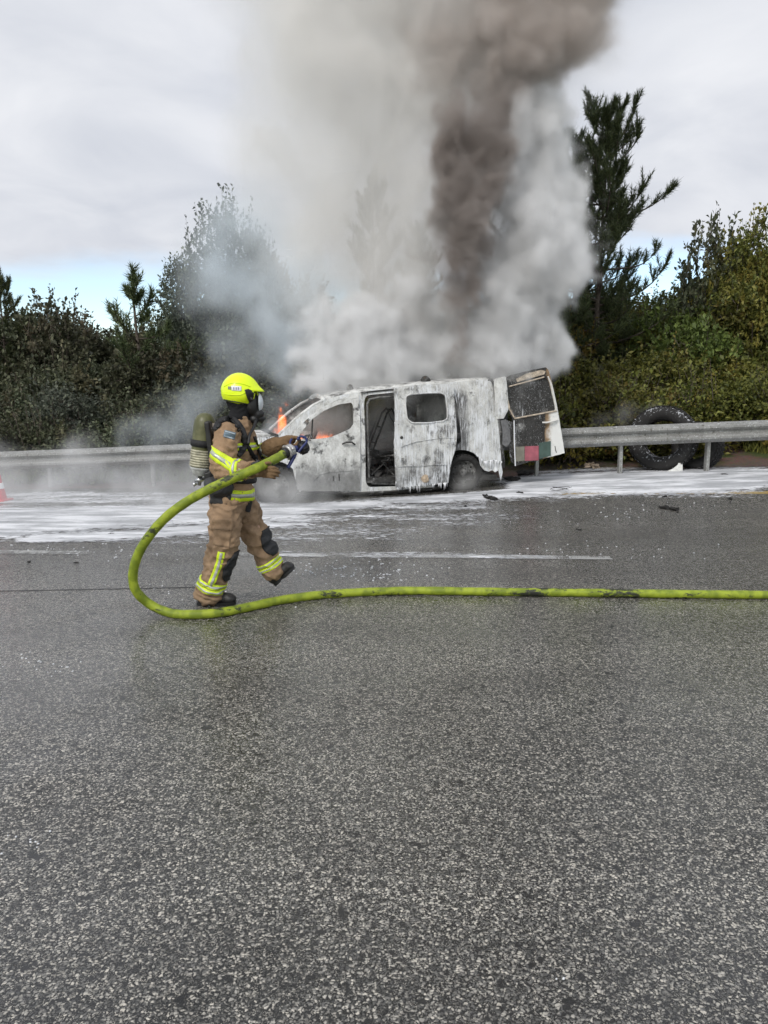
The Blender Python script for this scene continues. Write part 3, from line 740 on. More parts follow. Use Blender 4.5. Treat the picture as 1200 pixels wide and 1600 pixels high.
pine(PB, 868, 170, 18.3, 6.1, 'pine tree veiled by white smoke left of the tall dark pine', rz=2.2, wide=.95)
pine(PA, 905, 225, 20.0, 7.7, 'pine tree close behind the tall dark pine, half in smoke', rz=3.6, wide=.85)
pine(PB, 812, 240, 20.5, 6.1, 'pine tree hidden by the thick smoke beside the black plume', rz=4.0)
pine(PB, 582, 262, 20.5, 6.1, 'tall slim pine seen faintly through the pale smoke at centre', rz=.7, wide=.8)
pine(PA, 655, 340, 21.5, 7.7, 'pine tree faint in smoke left of the black plume', rz=5.5, wide=.8)
pine(PC, 212, 418, 19.0, 3.5, 'small young pine with upswept tufts against the blue sky gap', rz=.2, wide=1.25)
pine(PB, -4, 415, 20.0, 6.1, 'pine tree cut by the left edge of the view', rz=1.4, wide=.8)
# grass and weeds at the barrier foot
r = np.random.default_rng(5); blades = []
def weeds(n, x0, x1, dy0, dy1, hh, seed):
    r = np.random.default_rng(seed); x = r.uniform(x0, x1, n); y = 13.95 - .117 * x + r.uniform(dy0, dy1, n)
    k = fbm(np.stack([x * 1.1, y * 1.1, x * 0 + seed], 1), 3) > -.02; x, y = x[k], y[k]; n = len(x)
    z = np.array([gz(a, b) for a, b in zip(x, y)]) - .02; p0 = np.stack([x, y, z], 1)
    d = unit(np.stack([r.normal(size=n) * .4, r.normal(size=n) * .4, np.ones(n)], 1)); ln_ = r.uniform(.4, 1.2, n) * hh
    s = unit(np.cross(d, r.normal(size=(n, 3)))) * .011; bend = p0 + d * ln_[:, None] * .6; tip = p0 + d * ln_[:, None] + r.normal(size=(n, 3)) * .05
    v = np.stack([p0 - s, p0 + s, bend + s, tip, bend - s], 1).reshape(-1, 3); b = np.arange(n)[:, None] * 5
    return v, np.concatenate([b + np.array([0, 1, 2]), b + np.array([0, 2, 4]), b + np.array([4, 2, 3])], 0)
v1_, f1_ = weeds(15000, -13, -1, .35, 2.4, .26, 3)
tag(from_arrays('grass', v1_, f1_, L_GREEN), 'tufts of green grass and weeds under the barrier at left', kind='stuff')
v1_, f1_ = weeds(9000, 2, 13, 2.0, 3.0, .2, 4)
tag(from_arrays('grass', v1_, f1_, L_OLIVE), 'thin olive weeds at the foot of the right hand thicket', kind='stuff')
# ------------------------------------------------------------------ the burnt van
VA = P(431, 614, 11.5); VA.z = gz(VA.x, VA.y); VBp = P(722, 614, 12.15)
VE = Vector((VBp.x - VA.x, VBp.y - VA.y, 0)).normalized(); VN = Vector((-VE.y, VE.x, 0)); VANG = math.atan2(VE.y, VE.x)
van = empty('burnt_van', VA, VANG)
tag(van, 'burnt out white van with doors hanging open, covered in soot and foam', 'van')
CAMV = Vector((0, 0, CAM_H))
def V(px, py, t=0.0):
    """surveyed point on the van's side plane (t metres inboard) -> local (along, height)"""
    r = ray(px, py); k = (t - (CAMV - VA).dot(VN)) / r.dot(VN); q = CAMV + r * k - VA
    return (q.dot(VE), q.z)
def VL(px, py, t=0.0):
    s, z = V(px, py, t); return Vector((s, t, z))
W_ = 1.80                                            # body width
def tumble(z):                                       # body sides lean in above the belt line
    return .015 + (.14 * max(0, (z - .92)) ** 1.5 if z > .92 else .10 * max(0, (.55 - z)) ** 1.3)
def round_poly(pts, closed=True, n=4, r=.3):
    """soften the corners of a traced outline"""
    o = []; L = len(pts)
    for i in range(L):
        a, b, c = Vector(pts[i - 1]), Vector(pts[i]), Vector(pts[(i + 1) % L])
        p0 = b.lerp(a, r * .5); p1 = b.lerp(c, r * .5)
        for k in range(n + 1):
            t = k / n; o.append(((1 - t) ** 2) * p0 + 2 * t * (1 - t) * b + t * t * p1)
    return [tuple(v) for v in o]
def panel(name, outer, holes, parent, mat, thick=.03, t0=0.0, far=False, buckle=.012, seed=0.0, step=.07, curve=True, xf=None, ragged=0.0):
    """sheet-metal panel traced in (along, height), holes cut, pressed to the body's curve, folded edge `thick` deep"""
    def rag(poly):
        if not ragged: return poly
        o = []
        for i in range(len(poly)):
            a, b = Vector(poly[i]), Vector(poly[(i + 1) % len(poly)]); m_ = max(1, int((b - a).length / .03))
            for k in range(m_):
                q = a.lerp(b, k / m_); w = mnoise.noise_vector(Vector((q.x * 14, q.y * 14, seed))) * ragged; o.append((q.x + w.x, q.y + w.y))
        return o
    loops = [rag([tuple(p) for p in outer])] + [[tuple(p) for p in h] for h in holes]
    tris = tessellate_polygon([[Vector((a, b, 0)) for a, b in lp] for lp in loops])
    flat_ = [p for lp in loops for p in lp]
    bm = bmesh.new(); vs = [bm.verts.new((a, 0, b)) for a, b in flat_]
    for t in tris:
        try: bm.faces.new([vs[i] for i in t])
        except ValueError: pass
    bmesh.ops.remove_doubles(bm, verts=bm.verts[:], dist=1e-5)
    lo = [min(p[i] for p in flat_) for i in (0, 1)]; hi = [max(p[i] for p in flat_) for i in (0, 1)]
    for ax, nrm in ((0, (1, 0, 0)), (1, (0, 0, 1))):
        x = lo[ax] + step
        while x < hi[ax] - .01:
            co = (x, 0, 0) if ax == 0 else (0, 0, x)
            bmesh.ops.bisect_plane(bm, geom=bm.verts[:] + bm.edges[:] + bm.faces[:], plane_co=co, plane_no=nrm, dist=1e-4); x += step
    bmesh.ops.recalc_face_normals(bm, faces=bm.faces[:])
    if sum(f.normal.y for f in bm.faces) > 0: bmesh.ops.reverse_faces(bm, faces=bm.faces[:])
    edge_in = bmesh.ops.extrude_face_region(bm, geom=bm.faces[:])
    newv = [g for g in edge_in['geom'] if isinstance(g, bmesh.types.BMVert)]
    for v in newv: v.co.y += thick
    bmesh.ops.reverse_faces(bm, faces=[f for f in bm.faces if all(v in set(newv) for v in f.verts)]) if False else None
    for v in bm.verts:
        s, z = v.co.x, v.co.z
        b_ = buckle * (mnoise.noise(Vector((s * 2.6, z * 2.6, seed))) + .4 * mnoise.noise(Vector((s * 9, z * 9, seed + 4))))
        y = v.co.y + t0 + b_
        if curve: y += tumble(z)
        if far: y = W_ - y
        v.co = Vector((s, y, z))
        if xf: v.co = xf @ v.co
    bmesh.ops.recalc_face_normals(bm, faces=bm.faces[:])
    return from_bm(name, bm, mat, parent)

def soot_metal(name, white=.5, drips=.5, brown=.3, dark_low=.0, black=.0, seed=0, foam=.3, fresh=None, burn=None, low_soot=0):
    """burnt paint: chalky white paint left, grey ash, soot, rust-brown scorch, foam runs"""
    m = M_(name); o = m.co(); sx = m.sepa()
    big = m.noise(1.7, 7, .62, m.mapped((1, 1, 1), o, (seed, seed, seed))); mid = m.noise(7, 8, .68, m.mapped((1, 1, .7), o, (seed, 0, seed * 2)), .4); fine = m.noise(38, 6, .7)
    paint = m.ramp(mid, [(.30, (.27, .265, .255)), (.45, (.54, .54, .52)), (.60, (.72, .725, .71)), (.8, (.82, .82, .80))])
    ash = m.ramp(m.noise(14, 8, .7, o), [(.3, (.045, .044, .043)), (.5, (.17, .168, .164)), (.72, (.36, .355, .345))])
    sel = m.math('ADD', m.math('ADD', big, m.math('MULTIPLY', mid, .45)), m.math('MULTIPLY', m.rng(sx['Z'], .30, .75), dark_low))
    c = m.mix(m.rng(sel, .92 - white * .45, 1.06 - white * .45), ash, paint)
    sootf = m.rng(m.noise(4.3, 8, .66, m.mapped((1, 1, 1), o, (3 + seed, 1, 7))), .56 - .25 * black, .66 - .22 * black)
    c = m.mix(m.math('MULTIPLY', sootf, .85), c, (.014, .013, .012))
    br = m.rng(m.noise(5.5, 7, .65, m.mapped((1, 1, 1), o, (9, seed, 2))), .68 - .16 * brown, .78 - .12 * brown)
    c = m.mix(m.math('MULTIPLY', br, .6), c, m.mix(fine, (.16, .085, .045), (.42, .32, .22)))
    c = m.mix(m.rng(fine, .52, .7, 0, .35), c, (.05, .05, .05))
    if burn:       # a charred zone with its own outline
        x0_, x1_, z0_, z1_, k_ = burn; jx = m.math('ADD', sx['X'], m.math('MULTIPLY', m.math('SUBTRACT', mid, .5), .18)); jz = m.math('ADD', sx['Z'], m.math('MULTIPLY', m.math('SUBTRACT', big, .5), .4))
        w_ = m.math('MULTIPLY', m.math('MULTIPLY', m.rng(jx, x0_, x0_ + .06), m.rng(jx, x1_ + .06, x1_ - .06)), m.math('MULTIPLY', m.rng(jz, z0_, z0_ + .15), m.rng(jz, z1_ + .15, z1_ - .1)))
        c = m.mix(m.math('MULTIPLY', w_, k_), c, m.mix(fine, (.03, .03, .03), (.12, .12, .125)))
    if low_soot:   # splashed soot and road dirt along the lower edge
        c = m.mix(m.math('MULTIPLY', low_soot, m.rng(m.math('ADD', sx['Z'], m.math('MULTIPLY', m.math('SUBTRACT', mid, .5), .5)), .72, .34)), c, m.mix(m.noise(20, 6, .7), (.04, .04, .04), (.26, .26, .26)))
    # foam: thin runs and specks
    run = m.noise(48, 6, .7, m.mapped((1, 1, .075), o, (seed, 0, 0)), .35); patch = m.noise(3.2, 4, .55, m.mapped((1, 1, .5), o, (0, seed, 5)))
    rn = m.math('MULTIPLY', .88, m.rng(m.math('ADD', run, m.math('MULTIPLY', patch, .65)), .98 - .22 * drips, 1.16 - .20 * drips))
    spk = m.rng(m.noise(55, 4, .75, m.mapped((1, 1, .55), o)), .70 - .14 * foam, .76 - .13 * foam)
    ff_ = m.math('MAXIMUM', rn, m.math('MULTIPLY', spk, m.rng(patch, .35, .6, .35, 1)))
    c = m.mix(ff_, c, (.80, .82, .85))
    if fresh:      # a region of untouched paint, edged by scorch, in local coordinates
        xcut, wdt = fresh
        fr = m.rng(m.math('ADD', sx['X'], m.math('MULTIPLY', m.math('SUBTRACT', mid, .5), .25)), xcut, xcut + .05)
        sc = m.rng(m.math('ADD', sx['X'], m.math('MULTIPLY', m.math('SUBTRACT', mid, .5), .3)), xcut + .04, xcut + .04 + wdt)
        c = m.mix(fr, c, m.mix(sc, (.30, .20, .11), (.78, .78, .76)))
    m.set(col=c, rough=m.math('ADD', .45, m.math('MULTIPLY', sel, .25)), spec=.35)
    m.bump(m.math('ADD', m.math('MULTIPLY', ff_, .8), m.math('ADD', mid, m.math('MULTIPLY', fine, .5))), .006)
    return m.m
SM_FRONT = soot_metal('scorched_paint_front', 1.05, .1, .30, .45, -.02, 1.0, .1, low_soot=.8)
SM_SLIDE = soot_metal('foam_streaked_steel', .66, .98, .15, 0, .05, 2.0, .95, low_soot=.7)
SM_QUART = soot_metal('foamed_white_paint', .86, 1.0, .05, .25, .0, 3.0, .7, burn=(V(708, 650)[0], V(733, 650)[0], .55, 1.62, .93))
SM_FRAME = soot_metal('sooty_frame', .12, .35, .35, 0, .35, 4.0, .25)
SM_DARK = soot_metal('black_burnt_steel', .0, .05, .3, 0, .9, 5.0, .05)
SM_DOOR = soot_metal('black_foam_specked', .0, .35, .15, 0, 1.0, 6.0, .9)
SM_IN = soot_metal('ash_grey_lining', .28, .05, .25, .1, .15, 7.0, .0)
TYRE = plain('burnt_tyre', (.016, .015, .014), .8, bump=(25, .012), var=.5); RIM = soot_metal('sooty_rim', .0, .0, .2, 0, .75, 8.0, .0)

def arch(cx_, cy2, r, a0, a1, n=12):                 # wheel arch in pixel space
    return [(cx_ + r * math.cos(R(a0 + (a1 - a0) * i / n)), cy2 - r * math.sin(R(a0 + (a1 - a0) * i / n))) for i in range(n + 1)]
px2 = lambda pts: [V(a, b) for a, b in pts]
side_px = [(352, 764), (338, 748), (336, 722), (344, 702), (362, 692), (400, 684), (436, 682), (449, 668), (470, 649), (492, 633), (514, 623), (540, 616), (570, 611), (620, 605), (670, 600), (720, 596), (768, 592), (773, 598), (777, 640), (782, 690), (784, 722), (770, 719), (757, 722)] \
    + arch(722, 740, 37, 20, 172) + [(676, 766), (620, 770), (560, 772), (500, 772), (468, 769)] + arch(431, 757, 36, -8, 188)[0:] + [(380, 768)]
fr_door_hole = round_poly(px2([(463, 762), (461, 700), (459, 678), (500, 640), (530, 624), (561, 619), (562, 766), (500, 767)]), r=.25)
slide_hole = round_poly(px2([(570, 618), (640, 611), (704, 606), (712, 612), (718, 640), (722, 690), (700, 706), (684, 738), (680, 757), (640, 760), (572, 762)]), r=.25)
quarter_win = round_poly(px2([(728, 612), (738, 612), (740, 650), (728, 652)]), r=.3)
def local_far(poly): return [(s, z) for s, z in poly]
body_side = panel('body_side', px2(side_px), [fr_door_hole, slide_hole], van, SM_QUART, .035, 0, buckle=.008, seed=1)
tag(body_side, 'white flank with foam runs behind the sliding door')
far_holes = [round_poly(px2([(470, 678), (503, 644), (532, 630), (556, 628), (556, 676), (520, 684)]), r=.3), round_poly(px2([(578, 626), (640, 620), (644, 662), (580, 666)]), r=.3)]
side_back = panel('body_side', px2([(a, min(b, 760)) if a < 700 else (a, b) for a, b in side_px]), far_holes, van, SM_IN, .03, 0, far=True, buckle=.01, seed=2)

# front door, shut, its glass burnt out
door_px = [(464, 765), (462, 735), (461, 700), (459, 680), (462, 673), (480, 655), (502, 638), (530, 625), (562, 617), (563, 640), (563, 700), (563, 767), (520, 768), (485, 768)]
win_px = [(467, 682), (470, 676), (489, 654), (508, 641), (530, 632), (550, 629), (553, 634), (553, 662), (548, 670), (535, 676), (518, 683), (495, 686), (470, 687)]
fd = panel('front_door', px2(door_px), [round_poly(px2(win_px), r=.35, n=3)], van, SM_FRONT, .045, -.022, buckle=.014, seed=3, ragged=.004)
def bar(bm, pts, r_=.012, seg=6, t=0.0, flat=1.0):
    bm_tube(bm, [Vector((V(a, b, t_)[0], t_ + tumble(V(a, b)[1]), V(a, b, t_)[1])) for a, b, t_ in pts], r_, seg, flat=flat)
bm = bmesh.new(); bar(bm, [(489, 654, .0), (487, 686, .0)], .013); from_bm('window_post', bm, SM_DARK, fd)
bm = bmesh.new(); bar(bm, [(464, 674, -.01), (492, 648, -.01), (530, 628, -.01), (560, 622, -.01)], .010); from_bm('window_seal', bm, SM_FRAME, fd)
bm = bmesh.new(); bar(bm, [(535, 694, -.04), (542, 691, -.065), (550, 691, -.065), (555, 695, -.04)], .014); from_bm('handle', bm, SM_DARK, fd)
bm = bmesh.new()
for a, b, c_ in ((521, 748, 8), (530, 746, 11)):
    bar(bm, [(a, b - c_ / 2, -.03), (a + .5, b + c_ / 2, -.03)], .006)
tag(from_bm('burn_hole', bm, SM_DARK, fd), kind='stuff')
# pressed crease low on the door
bm = bmesh.new(); bar(bm, [(490, 752, -.024), (500, 742, -.026), (515, 738, -.026), (560, 735, -.024)], .007, flat=.6); from_bm('crease', bm, SM_FRONT, fd)
# burnt mirror stub
bm = bmesh.new()
bar(bm, [(474, 684, -.02), (478, 681, -.10), (484, 680, -.14), (488, 684, -.16)], .016); bar(bm, [(484, 680, -.14), (480, 687, -.17), (486, 688, -.17)], .010)
from_bm('mirror_stub', bm, SM_DARK, van)
# door frame strips around the openings: B pillar and track
bm = bmesh.new(); bar(bm, [(567, 616, .03), (567, 690, .05), (567, 764, .05)], .035, flat=.6); from_bm('pillar', bm, SM_FRAME, van)
bm = bmesh.new(); bar(bm, [(575, 632, .05), (575, 690, .07), (577, 748, .07)], .018); bar(bm, [(575, 632, .05), (579, 624, .05), (592, 621, .05), (640, 618, .05)], .020); bar(bm, [(577, 748, .07), (582, 755, .07), (620, 756, .07), (660, 754, .07)], .022)
from_bm('door_seal', bm, SM_FRAME, van)
bm = bmesh.new(); bar(bm, [(566, 613.5, -.012), (620, 608, -.012), (700, 601, -.012)], .014); from_bm('roof_rail', bm, SM_DARK, van)

# sliding door pushed back, hanging on the outside of the flank
sl_px = [(619, 607), (640, 604), (680, 601), (706, 599.5), (712, 601), (712.5, 622), (714, 650), (714.5, 680), (712, 703), (706, 722), (703, 740), (702, 755), (680, 757.5), (650, 760), (620, 763), (618, 720), (617, 690), (619, 650)]
slw = [(636, 620), (642, 616.5), (670, 614), (692, 613.5), (699, 618), (701, 640), (700.5, 654), (694, 658), (670, 661), (645, 661), (637, 655), (635, 635)]
SD0 = -.10
def V2(pts, t): return [V(a, b, t) for a, b in pts]
sd_ = panel('sliding_door', V2(sl_px, SD0), [round_poly(V2(slw, SD0), r=.4, n=3)], van, SM_SLIDE, .05, SD0, buckle=.016, seed=5, ragged=.006, step=.06)
tag(sd_, 'foam streaked grey sliding door hanging open')
bm = bmesh.new()
fr = [Vector((s, SD0 - .008 + tumble(z), z)) for s, z in round_poly(V2(slw, SD0), r=.4, n=3)]; bm_tube(bm, fr + [fr[0]], .012, 6, cap=False); from_bm('window_frame', bm, SM_SLIDE, sd_)
def dpt(a, b, off=0): s, z = V(a, b, SD0); return Vector((s, SD0 + off + tumble(z), z))
bm = bmesh.new(); bm_lathe(bm, [(.0, .004), (.022, .004), (.026, -.006), (.0, -.006)], Matrix.Translation(dpt(628, 684, -.004)) @ Matrix.Rotation(math.pi / 2, 4, 'X'), 12); from_bm('lock_hole', bm, SM_DARK, sd_)
bm = bmesh.new()
vs = bmesh.ops.create_icosphere(bm, subdivisions=2, radius=.065)['verts']
for v in vs: v.co = v.co * (1 + .4 * mnoise.noise(v.co * 20)); v.co.y *= .4; v.co += dpt(665, 748, -.02)
from_bm('melted_lump', bm, plain('tan_melt', (.42, .33, .24), .7, bump=(30, .01), var=.3), sd_)
bm = bmesh.new(); bm_tube(bm, [dpt(627, 698, -.012), dpt(650, 690, -.012), dpt(690, 684, -.012), dpt(708, 684, -.012)], .006, 5); bm_tube(bm, [dpt(622, 729, -.006), dpt(660, 727, -.01), dpt(698, 726, -.006)], .006, 5); from_bm('crease', bm, SM_SLIDE, sd_)
# foam icicles hanging from edges
FOAMW = plain('foam_drip', (.84, .85, .88), .5, bump=(60, .004))
def drips(parent, line, n, lmax, seed):
    r_ = random.Random(seed); bm = bmesh.new()
    for i in range(n):
        t = r_.random() * (len(line) - 1); k = min(len(line) - 2, int(t)); q = line[k].lerp(line[k + 1], t - k); L_ = lmax * r_.random() ** 2 + .015; rr = r_.uniform(.003, .008)
        bm_tube(bm, [q + Vector((0, -.004, .012)), q + Vector((r_.uniform(-.004, .004), -.006, -L_ * .5)), q + Vector((0, -.004, -L_))], [rr, rr * .7, rr * .3], 5)
    tag(from_bm('foam_drip', bm, FOAMW, parent, True), kind='stuff')
drips(sd_, [dpt(620, 763, .01), dpt(650, 760, .01), dpt(680, 757.5, .01), dpt(702, 755, .01)], 46, .10, 4)
drips(sd_, [dpt(618, 640, -.0), dpt(617, 690, 0), dpt(620, 762, 0)], 8, .05, 5)
drips(body_side, [VL(757, 722), VL(770, 719), VL(784, 722)], 26, .13, 6)
drips(body_side, [VL(741, 706), VL(750, 716), VL(757, 722)], 14, .07, 7)

# roof: crowned sheet between the two flanks
roof_line = [V(a, b) for a, b in [(504, 627), (514, 623), (540, 616), (570, 611), (620, 605), (670, 600), (720, 596), (768, 592)]]
bm = bmesh.new(); rows = []
rl = []
for (a, b) in zip(roof_line[:-1], roof_line[1:]):
    for k in range(5): rl.append((a[0] + (b[0] - a[0]) * k / 5, a[1] + (b[1] - a[1]) * k / 5))
rl.append(roof_line[-1])
for s, z in rl:
    row = []
    for j in range(17):
        u = j / 16; y0 = tumble(z); y = y0 + (W_ - 2 * y0) * u
        cr = .085 * (1 - (2 * u - 1) ** 4) ** .8 if 0 < u < 1 else 0
        sag = -.03 * math.sin(math.pi * u) * (1 + mnoise.noise(Vector((s * 2, u * 3, 0))))
        row.append(bm.verts.new((s, y, z + cr + sag + .012 * mnoise.noise(Vector((s * 5, u * 7, 2))) - .006)))
    rows.append(row)
for r0, r1 in zip(rows[:-1], rows[1:]):
    for j in range(16): bm.faces.new((r0[j], r1[j], r1[j + 1], r0[j + 1]))
ex = bmesh.ops.extrude_face_region(bm, geom=bm.faces[:])
for v in [g for g in ex['geom'] if isinstance(g, bmesh.types.BMVert)]: v.co.z -= .02
bmesh.ops.recalc_face_normals(bm, faces=bm.faces[:])
SM_ROOF = soot_metal('scorched_roof', .75, .3, .35, 0, .1, 9.0, .4)
roof = from_bm('roof', bm, SM_ROOF, van, True)
def lump(px, py, t, r_, hgt, seed):
    c_ = VL(px, py, t); bm = bmesh.new()
    bm_lathe(bm, [(r_ * .95, -hgt * .4), (r_, 0), (r_ * .9, hgt * .45), (r_ * .55, hgt * .85), (0, hgt)], Matrix.Translation(c_), 14)
    for v in bm.verts: v.co += mnoise.noise_vector(v.co * 14 + Vector((seed, 0, 0))) * r_ * .28
    from_bm('melted_vent', bm, SM_DARK, roof, True)
lump(547, 612, .35, .055, .12, 1); lump(665, 598, .35, .085, .11, 3)

# nose: hood, windscreen frame, front fascia, lamps
def cross(px, py, u, dz=0.0, ds=0.0):                # point across the body, u 0..1
    s, z = V(px, py); y0 = tumble(z); return Vector((s + ds * (1 - (2 * u - 1) ** 2), y0 + (W_ - 2 * y0) * u, z + dz * (1 - (2 * u - 1) ** 2)))
bm = bmesh.new(); stations = [(436, 682, .05, -.16), (418, 683, .06, -.14), (400, 684, .07, -.12), (380, 688, .07, -.12), (362, 692, .06, -.14), (350, 698, .04, -.16), (342, 708, .01, -.17), (337, 724, 0, -.17), (338, 748, 0, -.16), (350, 764, 0, -.12)]
rows = [[bm.verts.new(cross(a, b, j / 12, dz, ds)) for j in range(13)] for a, b, dz, ds in stations]
for r0, r1 in zip(rows[:-1], rows[1:]):
    for j in range(12): bm.faces.new((r0[j], r1[j], r1[j + 1], r0[j + 1]))
bmesh.ops.recalc_face_normals(bm, faces=bm.faces[:])
from_bm('bonnet', bm, SM_ROOF, van, True)
for u in (.12, .88):
    bm = bmesh.new(); vs = bmesh.ops.create_icosphere(bm, subdivisions=2, radius=1)['verts']; c_ = cross(339, 712, u, 0, -.14)
    for v in vs: v.co = Vector((v.co.x * .05, v.co.y * .15, v.co.z * .08)) + c_
    from_bm('headlight', bm, SM_DARK, van, True)
bm = bmesh.new(); c_ = cross(337, 722, .5, 0, -.18)
for k in range(4): bm_box(bm, c_ + Vector((-.01, 0, .05 - .04 * k)), (.03, .8, .015))
from_bm('grille', bm, SM_DARK, van)
bm = bmesh.new()
for u in (0, 1):
    pts = [cross(a, b, u) for a, b in [(430, 686), (449, 668), (470, 649), (492, 633), (508, 625.5)]]
    bm_tube(bm, [p + Vector((0, .035 if u == 0 else -.035, 0)) for p in pts], .038, 8, flat=.7)
bm_tube(bm, [cross(508, 625.5, u / 8, .07, 0) for u in range(9)], .035, 8)
from_bm('windscreen_frame', bm, SM_FRONT, van, True)
bm = bmesh.new(); bm_tube(bm, [cross(434, 684, u / 8, .04, -.14) for u in range(9)], .05, 8); from_bm('scuttle', bm, SM_DARK, van, True)

# floor, bulkheads, burnt interior
def lbox(bm, s0, s1, y0, y1, z0, z1):
    bm_box(bm, ((s0 + s1) / 2, (y0 + y1) / 2, (z0 + z1) / 2), (s1 - s0, y1 - y0, z1 - z0))
sF, zF = V(463, 760); sR, _ = V(782, 720); sB, zS = V(570, 760)
bm = bmesh.new(); lbox(bm, sF - .1, sR - .03, .06, W_ - .06, .26, .34); 
for k in range(9): lbox(bm, sB + .1 + k * .22, sB + .14 + k * .22, .1, W_ - .1, .341, .355)
from_bm('floor', bm, SM_DARK, van)
bm = bmesh.new(); lbox(bm, sF - .35, sF - .28, .1, W_ - .1, .2, .95); from_bm('firewall', bm, SM_DARK, van)
bm = bmesh.new(); lbox(bm, sF - .28, sF + .02, .15, W_ - .15, .72, .92); bmesh.ops.bevel(bm, geom=bm.edges[:], offset=.05, segments=2); 
for v in bm.verts: v.co += mnoise.noise_vector(v.co * 5) * .05
from_bm('dashboard', bm, SM_DARK, van, True)
def torus(bm, c_, R_, r_, rot, n=24): 
    pts = [c_ + rot @ Vector((R_ * math.cos(a), R_ * math.sin(a), 0)) for a in [2 * math.pi * i / n for i in range(n + 1)]]; bm_tube(bm, pts, r_, 5, cap=False)
bm = bmesh.new(); c_ = VL(486, 688, .5); rot = Matrix.Rotation(R(-58), 3, 'Y'); torus(bm, c_, .18, .012, rot)
bm_tube(bm, [c_, c_ + rot @ Vector((.18, 0, 0))], .01, 5); bm_tube(bm, [c_, c_ + rot @ Vector((-.09, .155, 0))], .01, 5); bm_tube(bm, [c_, c_ + rot @ Vector((-.09, -.155, 0))], .01, 5); bm_tube(bm, [c_, c_ + rot @ Vector((0, 0, -.3))], .02, 5)
from_bm('steering_wheel', bm, SM_DARK, van)
# rear bulkhead with its arch seen through the openings
bm = bmesh.new(); sK = V(650, 650)[0]
lbox(bm, sK + .30, sK + .33, .05, W_ - .05, .34, 1.0); from_bm('bulkhead', bm, SM_IN, van)
# hanging grey lining strip seen through the sliding door window
bm = bmesh.new(); s_, z_ = V(657, 640, .8); lbox(bm, s_ - .06, s_ + .06, .8, .83, .9, 1.66); from_bm('lining_strip', bm, SM_IN, van)
# folded seat skeletons
def seat(s0, y0, sc_=1.0, tilt=0):
    e = bpy.data.objects.new('seat_frame', bpy.data.meshes.new('seat_frame')); bm = bmesh.new()
    for yy in (y0, y0 + .36):
        bm_tube(bm, [Vector(p) for p in ((s0 - .05, yy, .36), (s0 + .02, yy, .72), (s0 + .14, yy, 1.02), (s0 + .26, yy, 1.32), (s0 + .34, yy, 1.40))], .017, 6)
        bm_tube(bm, [Vector(p) for p in ((s0 + .34, yy + .02, 1.40), (s0 + .42, yy + .03, 1.22), (s0 + .60, yy + .05, .98))], .012, 6)
        bm_tube(bm, [Vector(p) for p in ((s0 - .05, yy, .60), (s0 + .45, yy, .66), (s0 + .5, yy, .36))], .018, 6)
    for z_, ds in ((.62, .0), (.85, .07), (1.1, .17), (1.38, .33)): bm_tube(bm, [(s0 + ds, y0, z_), (s0 + ds, y0 + .36, z_)], .012, 6)
    for k in range(5): bm_tube(bm, [(s0 + .05 + k * .08, y0, .63), (s0 + .05 + k * .08, y0 + .36, .60)], .006, 5)
    vs = bm_box(bm, (s0 + .05, y0 + .18, .68), (.16, .42, .10))
    return from_bm('seat_frame', bm, SM_DARK, van)
s0 = V(578, 720, .55)[0]; seat(s0, .45); seat(s0 + .02, 1.1); s1 = V(505, 700, .4)[0]
for y0 in (.3, 1.15):
    bm = bmesh.new()
    for yy in (y0, y0 + .38): bm_tube(bm, [(s1 + .1, yy, .36), (s1 + .16, yy, .62), (s1 + .28, yy, .98)], .016, 6)
    bm_tube(bm, [(s1 + .28, y0, .98), (s1 + .28, y0 + .38, .98)], .016, 6); bm_tube(bm, [(s1 - .3, y0, .58), (s1 + .16, y0, .60)], .016, 6)
    from_bm('seat_frame', bm, SM_DARK, van)
# ash heaps on the floor
bm = bmesh.new(); rr = random.Random(3)
for k in range(26):
    c_ = Vector((sB + rr.uniform(.05, .75), rr.uniform(.25, 1.4), .36)); s_ = rr.uniform(.03, .10)
    for v in bmesh.ops.create_icosphere(bm, subdivisions=1, radius=s_, matrix=Matrix.Translation(c_))['verts']: v.co += mnoise.noise_vector(v.co * 9) * s_ * .8
tag(from_bm('ash', bm, SM_DARK, van), kind='stuff')
bm = bmesh.new(); bm_tube(bm, [(sB + .15, .2, .37), (sB + .45, .25, .62), (sB + .2, .3, .70)], .012, 5); bm_tube(bm, [(sB + .5, .15, .36), (sB + .3, .2, .58), (sB + .75, .3, .60)], .012, 5); from_bm('bent_bar', bm, SM_DARK, van)

# wheels
def wheel(px, py, t, rt, parent=van, steer=0, front=False):
    c_ = VL(px, py, t); h_ = empty('wheel', c_); h_.parent = parent; h_.rotation_euler[2] = steer
    T_ = tyre('tyre', rt, rt * .66, .20, 30, h_, TYRE)
    bm = bmesh.new(); rx = Matrix.Rotation(math.pi / 2, 4, 'X')
    bm_lathe(bm, [(rt * .68, .09), (rt * .64, .085), (rt * .60, .02), (rt * .45, .045), (rt * .25, .03), (rt * .2, .06), (rt * .1, .065), (0, .065)], rx, 32)
    rm = from_bm('rim', bm, RIM, h_, True)
    bm = bmesh.new()
    for k in range(10):
        a = 2 * math.pi * k / 10; bm_lathe(bm, [(0, 0), (rt * .055, 0), (rt * .055, .004), (0, .004)], Matrix.Translation((rt * .53 * math.cos(a), -.040, rt * .53 * math.sin(a))) @ rx, 8)
    tag(from_bm('rim_hole', bm, TYRE, rm), kind='stuff')
    return h_
wheel(431, 761, .12, .31, steer=R(-4)); wheel(722, 739, .12, .30)
wf = empty('wheel', VL(431, 761, .12) + Vector((0, W_ - .26, 0))); wf.parent = van; tyre('tyre', .31, .2, .2, 30, wf, TYRE)
